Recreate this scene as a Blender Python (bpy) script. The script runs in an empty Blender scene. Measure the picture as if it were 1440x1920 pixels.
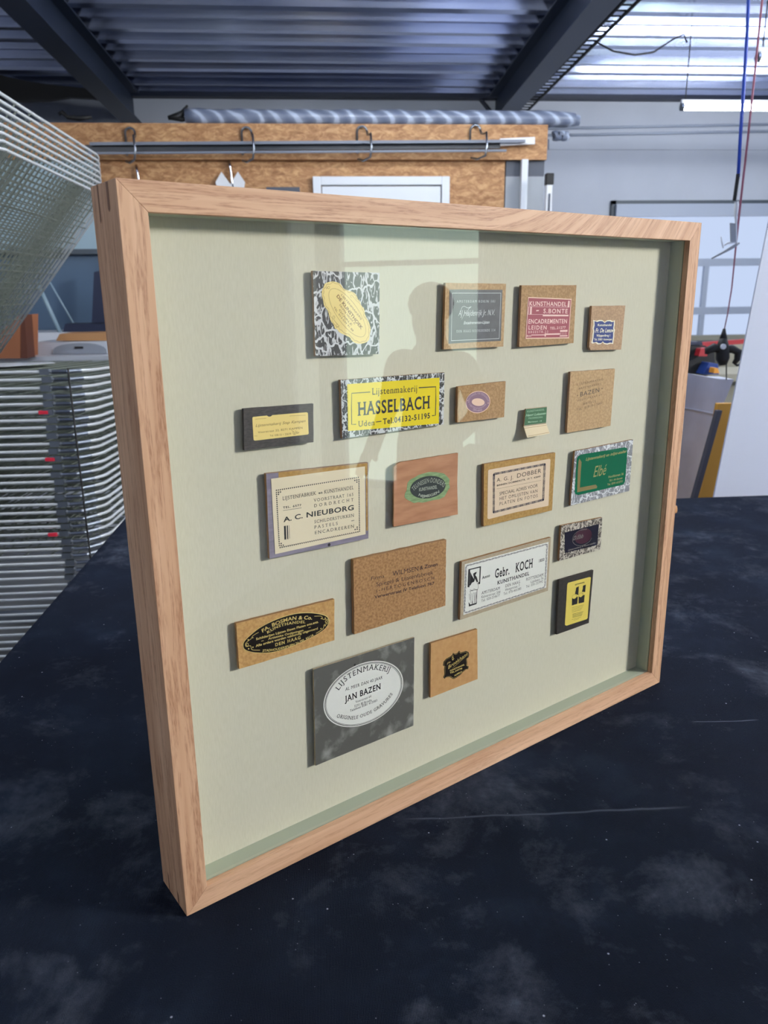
import bpy, bmesh, math, random
from math import sin, cos, pi, radians, atan2
from mathutils import Vector, Matrix
from mathutils.geometry import tessellate_polygon

C = bpy.context.scene
COL = C.collection
random.seed(4)

# ------------------------------------------------------------------ camera, world, exposure
# all measurements in metres; z = 0 is the workshop floor, TZ the top of the cloth on the table.
# The framed piece has its own frame: x along its width, y into its depth, z up, turned by TH.
TH = radians(32.2)
TZ = 0.90
FPX = 1460.05
FW, FH, FD = 0.6937, 0.60, 0.0542          # framed piece: width, height, depth
FT = 0.0206                                # face width of the oak rails
YG, YT, YB = 0.0055, 0.0198, 0.0257        # depth of glass, of the sample fronts, of the backing

def Rcam(a, b, c):
    return Matrix.Rotation(a, 3, 'Z') @ Matrix.Rotation(b, 3, 'X') @ Matrix.Rotation(c, 3, 'Y')

RT = Matrix.Rotation(TH, 3, 'Z')
CPF = Vector((-0.193804, -0.556787, 0.522171))                      # camera in the piece's frame
MWF = Rcam(-0.6397503, -0.2716630, 0.0123036)                        # its axes in the piece's frame
CW = RT @ CPF + Vector((0, 0, TZ))
MW = RT @ MWF

def F(x, y, z):
    return RT @ Vector((x, y, z)) + Vector((0, 0, TZ))

def U(u, v, ax, val):
    """the point of the room plane ax = val that is seen at picture position (u, v)"""
    d = MW @ Vector(((u - 720) / FPX, 1, -(v - 960) / FPX)); i = 'xyz'.index(ax)
    return CW + d * ((val - CW[i]) / d[i])

def UF(u, v, y):
    """the same in the framed piece's own coordinates, on its plane of depth y"""
    d = MWF @ Vector(((u - 720) / FPX, 1, -(v - 960) / FPX))
    return CPF + d * ((y - CPF.y) / d.y)

cam_data = bpy.data.cameras.new('camera')
cam = bpy.data.objects.new('camera', cam_data)
COL.objects.link(cam)
m3 = Matrix((MW.col[0], MW.col[2], -MW.col[1])).transposed()
cam.matrix_world = Matrix.Translation(CW) @ m3.to_4x4()
cam_data.sensor_fit = 'VERTICAL'
cam_data.sensor_height = 36.0
cam_data.lens = FPX / 1920 * 36.0
cam_data.clip_start = 0.02
cam_data.dof.use_dof = True
cam_data.dof.focus_distance = 0.80
cam_data.dof.aperture_fstop = 12.0
C.camera = cam

C.view_settings.view_transform = 'Standard'
C.view_settings.look = 'None'
C.view_settings.gamma = 1.0
C.view_settings.use_curve_mapping = False
C.view_settings.exposure = 0.0

wd = bpy.data.worlds.new('world'); C.world = wd; wd.use_nodes = True
wd.node_tree.nodes['Background'].inputs[0].default_value = (0.55, 0.65, 0.85, 1)
wd.node_tree.nodes['Background'].inputs[1].default_value = 0.3

L_DOOR = 2.9       # brightness of the glazed door (daylight) in the right-hand wall
L_TUBE = 62.0       # fluorescent tubes
L_KEY = 250.0       # glowing pane added above the glazed door as key light
L_BLIND = 0.92      # daylight through the white blind of the far window

# ------------------------------------------------------------------ materials
def new_mat(name):
    m = bpy.data.materials.new(name); m.use_nodes = True
    nt = m.node_tree
    return m, nt, nt.nodes['Principled BSDF']

def srgb(r, g, b):
    f = lambda c: (c / 255 / 12.92) if c / 255 <= 0.04045 else ((c / 255 + 0.055) / 1.055) ** 2.4
    return (f(r), f(g), f(b), 1)

def N(nt, kind, **kw):
    n = nt.nodes.new(kind)
    for k, v in kw.items():
        if k == 'inp':
            for a, b in v.items(): n.inputs[a].default_value = b
        else: setattr(n, k, v)
    return n

def LK(nt, a, ao, b, bi): nt.links.new(a.outputs[ao], b.inputs[bi])

def coords(nt, scale=(1, 1, 1), rot=(0, 0, 0), space='Object'):
    tc = N(nt, 'ShaderNodeTexCoord'); mp = N(nt, 'ShaderNodeMapping')
    mp.inputs['Scale'].default_value = scale; mp.inputs['Rotation'].default_value = rot
    LK(nt, tc, space, mp, 0); return mp

def ramp(nt, stops, interp='LINEAR'):
    r = N(nt, 'ShaderNodeValToRGB'); cr = r.color_ramp; cr.interpolation = interp
    while len(cr.elements) < len(stops): cr.elements.new(0.5)
    for e, (p, c) in zip(cr.elements, stops): e.position = p; e.color = c
    return r

def plain(name, col, rough=0.5, metal=0.0, spec=0.5, emit=None, estr=0.0, coat=0.0):
    m, nt, b = new_mat(name)
    b.inputs['Base Color'].default_value = col; b.inputs['Roughness'].default_value = rough
    b.inputs['Metallic'].default_value = metal; b.inputs['Specular IOR Level'].default_value = spec
    b.inputs['Coat Weight'].default_value = coat
    if emit: b.inputs['Emission Color'].default_value = emit; b.inputs['Emission Strength'].default_value = estr
    return m

def speckled(name, c1, c2, scale=60, rough=0.6, metal=0.0, stretch=(1, 1, 1), detail=4, lo=0.35, hi=0.65, bump=0.0, bdist=0.001, spec=0.5, dist=0.0):
    m, nt, b = new_mat(name)
    mp = coords(nt, stretch); n = N(nt, 'ShaderNodeTexNoise', inp={'Scale': scale, 'Detail': detail, 'Distortion': dist})
    LK(nt, mp, 0, n, 'Vector'); r = ramp(nt, [(lo, c1), (hi, c2)]); LK(nt, n, 0, r, 0); LK(nt, r, 0, b, 'Base Color')
    b.inputs['Roughness'].default_value = rough; b.inputs['Metallic'].default_value = metal
    b.inputs['Specular IOR Level'].default_value = spec
    if bump:
        bp = N(nt, 'ShaderNodeBump', inp={'Strength': bump, 'Distance': bdist}); LK(nt, n, 0, bp, 'Height'); LK(nt, bp, 0, b, 'Normal')
    return m

def oak(name, along, flow=0.0, con=0.7, pale=0):
    """oiled oak, grain running along x or z"""
    m, nt, b = new_mat(name)
    tc = N(nt, 'ShaderNodeTexCoord'); src = (tc, 'Object')
    if flow:   # cathedral figure: the grain swings away from the edge towards the right-hand end
        sx = N(nt, 'ShaderNodeSeparateXYZ'); LK(nt, tc, 'Object', sx, 0)
        a1 = N(nt, 'ShaderNodeMath', operation='SUBTRACT'); LK(nt, sx, 'X', a1, 0); a1.inputs[1].default_value = 0.33
        a2 = N(nt, 'ShaderNodeMath', operation='MAXIMUM'); LK(nt, a1, 0, a2, 0); a2.inputs[1].default_value = 0.0
        a3 = N(nt, 'ShaderNodeMath', operation='POWER'); LK(nt, a2, 0, a3, 0); a3.inputs[1].default_value = 2.0
        a4 = N(nt, 'ShaderNodeMath', operation='MULTIPLY_ADD'); LK(nt, a3, 0, a4, 0); a4.inputs[1].default_value = -flow; LK(nt, sx, 'Z', a4, 2)
        cb = N(nt, 'ShaderNodeCombineXYZ'); LK(nt, sx, 'X', cb, 'X'); LK(nt, sx, 'Y', cb, 'Y'); LK(nt, a4, 0, cb, 'Z'); src = (cb, 0)
    def co(al, ac):
        mp = N(nt, 'ShaderNodeMapping'); mp.inputs['Scale'].default_value = (al, ac, ac) if along == 'x' else (ac, ac, al)
        LK(nt, src[0], src[1], mp, 0); return mp
    big = N(nt, 'ShaderNodeTexNoise', inp={'Scale': 1.0, 'Detail': 3, 'Distortion': 0.4}); LK(nt, co(4, 70), 0, big, 'Vector')
    base = ramp(nt, [(0.3, srgb(194 + pale, 151 + pale, 117 + pale)), (0.5, srgb(207 + pale, 166 + pale, 132 + pale)), (0.72, srgb(218 + pale, 179 + pale, 145 + pale))]); LK(nt, big, 0, base, 0)
    st = N(nt, 'ShaderNodeTexNoise', inp={'Scale': 1.0, 'Detail': 4, 'Roughness': 0.6, 'Distortion': 0.9}); LK(nt, co(13, 235), 0, st, 'Vector')
    sr = ramp(nt, [(0.46, (0, 0, 0, 1)), (0.60, (1, 1, 1, 1))]); LK(nt, st, 0, sr, 0)
    po = N(nt, 'ShaderNodeTexNoise', inp={'Scale': 1.0, 'Detail': 2, 'Roughness': 0.5}); LK(nt, co(110, 1300), 0, po, 'Vector')
    pr = ramp(nt, [(0.42, (0.35, 0.35, 0.35, 1)), (0.60, (1, 1, 1, 1))]); LK(nt, po, 0, pr, 0)
    mu = N(nt, 'ShaderNodeMath', operation='MULTIPLY'); LK(nt, sr, 0, mu, 0); LK(nt, pr, 0, mu, 1)
    ad = N(nt, 'ShaderNodeMath', operation='MULTIPLY', use_clamp=True); LK(nt, mu, 0, ad, 0); ad.inputs[1].default_value = con
    mx = N(nt, 'ShaderNodeMix', data_type='RGBA'); LK(nt, ad, 0, mx, 'Factor'); LK(nt, base, 0, mx, 'A')
    mx.inputs['B'].default_value = srgb(146, 98, 68)
    LK(nt, mx, 'Result', b, 'Base Color')
    b.inputs['Roughness'].default_value = 0.5; b.inputs['Specular IOR Level'].default_value = 0.35
    bp = N(nt, 'ShaderNodeBump', invert=True, inp={'Strength': 0.25, 'Distance': 0.0004}); LK(nt, ad, 0, bp, 'Height'); LK(nt, bp, 0, b, 'Normal')
    return m

def crackle(name, dark, light, scale, width=0.13, inner=0.5):
    """printed crocodile-skin paper: dark scribbled cells between light veins"""
    m, nt, b = new_mat(name)
    mp = coords(nt, (1, 1, 0.72))
    wn = N(nt, 'ShaderNodeTexNoise', inp={'Scale': scale * 1.3, 'Detail': 2}); LK(nt, mp, 0, wn, 'Vector')
    mixv = N(nt, 'ShaderNodeMix', data_type='RGBA', inp={'Factor': 0.012}); LK(nt, mp, 0, mixv, 'A'); LK(nt, wn, 'Color', mixv, 'B')
    v = N(nt, 'ShaderNodeTexVoronoi', feature='DISTANCE_TO_EDGE', voronoi_dimensions='3D', inp={'Scale': scale, 'Randomness': 0.85}); LK(nt, mixv, 'Result', v, 'Vector')
    r = ramp(nt, [(width * 0.7, light), (width, dark)]); LK(nt, v, 'Distance', r, 0)
    mp2 = coords(nt, (scale * 5.5, 1, scale * 2.0))
    sn = N(nt, 'ShaderNodeTexNoise', inp={'Scale': 1.0, 'Detail': 1, 'Distortion': 1.2}); LK(nt, mp2, 0, sn, 'Vector')
    sr = ramp(nt, [(0.5 + 0.06, (0, 0, 0, 1)), (0.5 + 0.10, (1, 1, 1, 1))]); LK(nt, sn, 0, sr, 0)
    ml = N(nt, 'ShaderNodeMath', operation='MULTIPLY'); LK(nt, sr, 0, ml, 0); ml.inputs[1].default_value = inner
    mx = N(nt, 'ShaderNodeMix', data_type='RGBA'); LK(nt, ml, 0, mx, 'Factor'); LK(nt, r, 0, mx, 'A'); mx.inputs['B'].default_value = light
    LK(nt, mx, 'Result', b, 'Base Color'); b.inputs['Roughness'].default_value = 0.35
    return m

def glass_front(name, tint):
    m = bpy.data.materials.new(name); m.use_nodes = True; nt = m.node_tree; nt.nodes.clear()
    o = N(nt, 'ShaderNodeOutputMaterial'); t = N(nt, 'ShaderNodeBsdfTransparent'); g = N(nt, 'ShaderNodeBsdfGlossy')
    t.inputs[0].default_value = tint; g.inputs['Roughness'].default_value = 0.0
    g.inputs[0].default_value = (1, 1, 1, 1)
    ge = N(nt, 'ShaderNodeNewGeometry'); dt = N(nt, 'ShaderNodeVectorMath', operation='DOT_PRODUCT'); LK(nt, ge, 'Incoming', dt, 0); LK(nt, ge, 'Normal', dt, 1)
    ab = N(nt, 'ShaderNodeMath', operation='ABSOLUTE'); LK(nt, dt, 'Value', ab, 0)
    iv = N(nt, 'ShaderNodeMath', operation='SUBTRACT'); iv.inputs[0].default_value = 1.0; LK(nt, ab, 0, iv, 1)
    pw = N(nt, 'ShaderNodeMath', operation='POWER'); LK(nt, iv, 0, pw, 0); pw.inputs[1].default_value = 5.0
    fr = N(nt, 'ShaderNodeMath', operation='MULTIPLY_ADD'); LK(nt, pw, 0, fr, 0); fr.inputs[1].default_value = 0.93; fr.inputs[2].default_value = 0.07
    mx = N(nt, 'ShaderNodeMixShader')
    LK(nt, fr, 0, mx, 0); LK(nt, t, 0, mx, 1); LK(nt, g, 0, mx, 2); LK(nt, mx, 0, o, 0)
    return m

def clear(name, tint):
    m = bpy.data.materials.new(name); m.use_nodes = True; nt = m.node_tree; nt.nodes.clear()
    o = N(nt, 'ShaderNodeOutputMaterial'); t = N(nt, 'ShaderNodeBsdfTransparent'); t.inputs[0].default_value = tint
    LK(nt, t, 0, o, 0); return m

def emis(name, col, s):
    m = bpy.data.materials.new(name); m.use_nodes = True; nt = m.node_tree; nt.nodes.clear()
    o = N(nt, 'ShaderNodeOutputMaterial'); e = N(nt, 'ShaderNodeEmission'); e.inputs[0].default_value = col; e.inputs[1].default_value = s
    LK(nt, e, 0, o, 0); return m

def cloth_mat():
    m, nt, b = new_mat('navy_cloth')
    mp = coords(nt, (1, 1, 1))
    a = N(nt, 'ShaderNodeTexNoise', inp={'Scale': 7.0, 'Detail': 5, 'Roughness': 0.6}); LK(nt, mp, 0, a, 'Vector')
    ar = ramp(nt, [(0.36, srgb(8, 13, 22)), (0.55, srgb(15, 22, 33)), (0.75, srgb(32, 42, 56))]); LK(nt, a, 0, ar, 0)
    # soft chalky smudges, and finer brushed streaks inside them
    mp2 = coords(nt, (1.0, 1.0, 1), (0, 0, 0.3))
    w = N(nt, 'ShaderNodeTexNoise', inp={'Scale': 7.5, 'Detail': 10, 'Roughness': 0.74, 'Distortion': 0.2}); LK(nt, mp2, 0, w, 'Vector')
    wr = ramp(nt, [(0.52, (0, 0, 0, 1)), (0.64, (0.22, 0.22, 0.22, 1)), (0.78, (0.55, 0.55, 0.55, 1))]); LK(nt, w, 0, wr, 0)
    mp3 = coords(nt, (60, 7, 1), (0, 0, 0.15)); w3 = N(nt, 'ShaderNodeTexNoise', inp={'Scale': 1.0, 'Detail': 4}); LK(nt, mp3, 0, w3, 'Vector')
    w3r = ramp(nt, [(0.3, (0.45, 0.45, 0.45, 1)), (0.7, (1, 1, 1, 1))]); LK(nt, w3, 0, w3r, 0)
    wm = N(nt, 'ShaderNodeMath', operation='MULTIPLY'); LK(nt, wr, 0, wm, 0); LK(nt, w3r, 0, wm, 1)
    last = wm
    # thin paler fold lines, drawn in the colour
    for (p, q, hw, st) in ((U(735, 1537, 'z', TZ), U(1300, 1511, 'z', TZ), 0.0024, 0.34), (U(1295, 1353, 'z', TZ), U(1425, 1349, 'z', TZ), 0.0014, 0.6)):
        d = (q - p); L_ = d.length; d /= L_; nn = Vector((-d.y, d.x, 0))
        dn = N(nt, 'ShaderNodeVectorMath', operation='DOT_PRODUCT'); LK(nt, mp, 0, dn, 0); dn.inputs[1].default_value = nn
        df = N(nt, 'ShaderNodeMath', operation='SUBTRACT'); LK(nt, dn, 'Value', df, 0); df.inputs[1].default_value = p.dot(nn)
        n5 = N(nt, 'ShaderNodeTexNoise', inp={'Scale': 18.0, 'Detail': 2}); LK(nt, mp, 0, n5, 'Vector')
        n6 = N(nt, 'ShaderNodeMath', operation='MULTIPLY_ADD'); LK(nt, n5, 0, n6, 0); n6.inputs[1].default_value = 0.008; LK(nt, df, 0, n6, 2)
        n7 = N(nt, 'ShaderNodeMath', operation='SUBTRACT'); LK(nt, n6, 0, n7, 0); n7.inputs[1].default_value = 0.004
        ab = N(nt, 'ShaderNodeMath', operation='ABSOLUTE'); LK(nt, n7, 0, ab, 0)
        mr = N(nt, 'ShaderNodeMapRange', inp={'From Min': 0.0, 'From Max': hw, 'To Min': st, 'To Max': 0.0}); LK(nt, ab, 0, mr, 0)
        da = N(nt, 'ShaderNodeVectorMath', operation='DOT_PRODUCT'); LK(nt, mp, 0, da, 0); da.inputs[1].default_value = d
        dc = N(nt, 'ShaderNodeMath', operation='SUBTRACT'); LK(nt, da, 'Value', dc, 0); dc.inputs[1].default_value = p.dot(d) + L_ / 2
        de = N(nt, 'ShaderNodeMath', operation='ABSOLUTE'); LK(nt, dc, 0, de, 0)
        m2 = N(nt, 'ShaderNodeMapRange', inp={'From Min': L_ * 0.40, 'From Max': L_ * 0.5, 'To Min': 1.0, 'To Max': 0.0}); LK(nt, de, 0, m2, 0)
        pr_ = N(nt, 'ShaderNodeMath', operation='MULTIPLY'); LK(nt, mr, 0, pr_, 0); LK(nt, m2, 0, pr_, 1)
        mxx = N(nt, 'ShaderNodeMath', operation='MAXIMUM'); LK(nt, last, 0, mxx, 0); LK(nt, pr_, 0, mxx, 1); last = mxx
    mx = N(nt, 'ShaderNodeMix', data_type='RGBA'); LK(nt, last, 0, mx, 'Factor'); LK(nt, ar, 0, mx, 'A'); mx.inputs['B'].default_value = srgb(118, 126, 140)
    # crumbs of dust
    v = N(nt, 'ShaderNodeTexVoronoi', inp={'Scale': 42, 'Randomness': 1.0}); LK(nt, mp, 0, v, 'Vector')
    vr = ramp(nt, [(0.025, (1, 1, 1, 1)), (0.05, (0, 0, 0, 1))]); LK(nt, v, 'Distance', vr, 0)
    vc = N(nt, 'ShaderNodeMath', operation='GREATER_THAN'); LK(nt, v, 'Color', vc, 0); vc.inputs[1].default_value = 0.62
    vm = N(nt, 'ShaderNodeMath', operation='MULTIPLY'); LK(nt, vr, 0, vm, 0); LK(nt, vc, 0, vm, 1)
    v2 = N(nt, 'ShaderNodeTexVoronoi', inp={'Scale': 160, 'Randomness': 1.0}); LK(nt, mp, 0, v2, 'Vector')
    v2r = ramp(nt, [(0.05, (0.5, 0.5, 0.5, 1)), (0.09, (0, 0, 0, 1))]); LK(nt, v2, 'Distance', v2r, 0)
    v2c = N(nt, 'ShaderNodeMath', operation='GREATER_THAN'); LK(nt, v2, 'Color', v2c, 0); v2c.inputs[1].default_value = 0.7
    v2m = N(nt, 'ShaderNodeMath', operation='MULTIPLY'); LK(nt, v2r, 0, v2m, 0); LK(nt, v2c, 0, v2m, 1)
    ad = N(nt, 'ShaderNodeMath', operation='MAXIMUM'); LK(nt, vm, 0, ad, 0); LK(nt, v2m, 0, ad, 1)
    mx2 = N(nt, 'ShaderNodeMix', data_type='RGBA'); LK(nt, ad, 0, mx2, 'Factor'); LK(nt, mx, 'Result', mx2, 'A'); mx2.inputs['B'].default_value = srgb(170, 175, 190)
    LK(nt, mx2, 'Result', b, 'Base Color')
    # weave
    ck = N(nt, 'ShaderNodeTexWave', wave_type='BANDS', bands_direction='X', inp={'Scale': 260, 'Distortion': 1.5, 'Detail': 1}); LK(nt, mp, 0, ck, 'Vector')
    ck2 = N(nt, 'ShaderNodeTexNoise', inp={'Scale': 900, 'Detail': 1}); LK(nt, mp, 0, ck2, 'Vector')
    am = N(nt, 'ShaderNodeMath', operation='ADD'); LK(nt, ck, 0, am, 0); LK(nt, ck2, 0, am, 1)
    bp = N(nt, 'ShaderNodeBump', inp={'Strength': 0.5, 'Distance': 0.0008}); LK(nt, am, 0, bp, 'Height'); LK(nt, bp, 0, b, 'Normal')
    b.inputs['Roughness'].default_value = 0.95; b.inputs['Specular IOR Level'].default_value = 0.1
    b.inputs['Sheen Weight'].default_value = 0.10; b.inputs['Sheen Roughness'].default_value = 0.6
    b.inputs['Sheen Tint'].default_value = srgb(120, 140, 190)
    return m

def osb_mat():
    m, nt, b = new_mat('osb_board')
    mp = coords(nt, (20, 20, 44))
    d = N(nt, 'ShaderNodeTexNoise', inp={'Scale': 0.8, 'Detail': 2}); LK(nt, mp, 0, d, 'Vector')
    mv = N(nt, 'ShaderNodeMix', data_type='RGBA', inp={'Factor': 0.35}); LK(nt, mp, 0, mv, 'A'); LK(nt, d, 'Color', mv, 'B')
    v = N(nt, 'ShaderNodeTexVoronoi', inp={'Scale': 1.3}); LK(nt, mv, 'Result', v, 'Vector')
    sp = N(nt, 'ShaderNodeSeparateColor'); LK(nt, v, 'Color', sp, 0)
    r = ramp(nt, [(0, srgb(152, 108, 68)), (0.5, srgb(166, 122, 80)), (1, srgb(188, 146, 100))]); LK(nt, sp, 0, r, 0)
    n2 = N(nt, 'ShaderNodeTexNoise', inp={'Scale': 0.8, 'Detail': 5, 'Roughness': 0.7, 'Distortion': 1.0}); LK(nt, mp, 0, n2, 'Vector')
    r2 = ramp(nt, [(0.38, srgb(126, 84, 50)), (0.5, srgb(168, 122, 80)), (0.62, srgb(206, 166, 120))]); LK(nt, n2, 0, r2, 0)
    mm = N(nt, 'ShaderNodeMix', data_type='RGBA', inp={'Factor': 0.6}); LK(nt, r, 0, mm, 'A'); LK(nt, r2, 0, mm, 'B')
    LK(nt, mm, 'Result', b, 'Base Color'); b.inputs['Roughness'].default_value = 0.6
    return m

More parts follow.
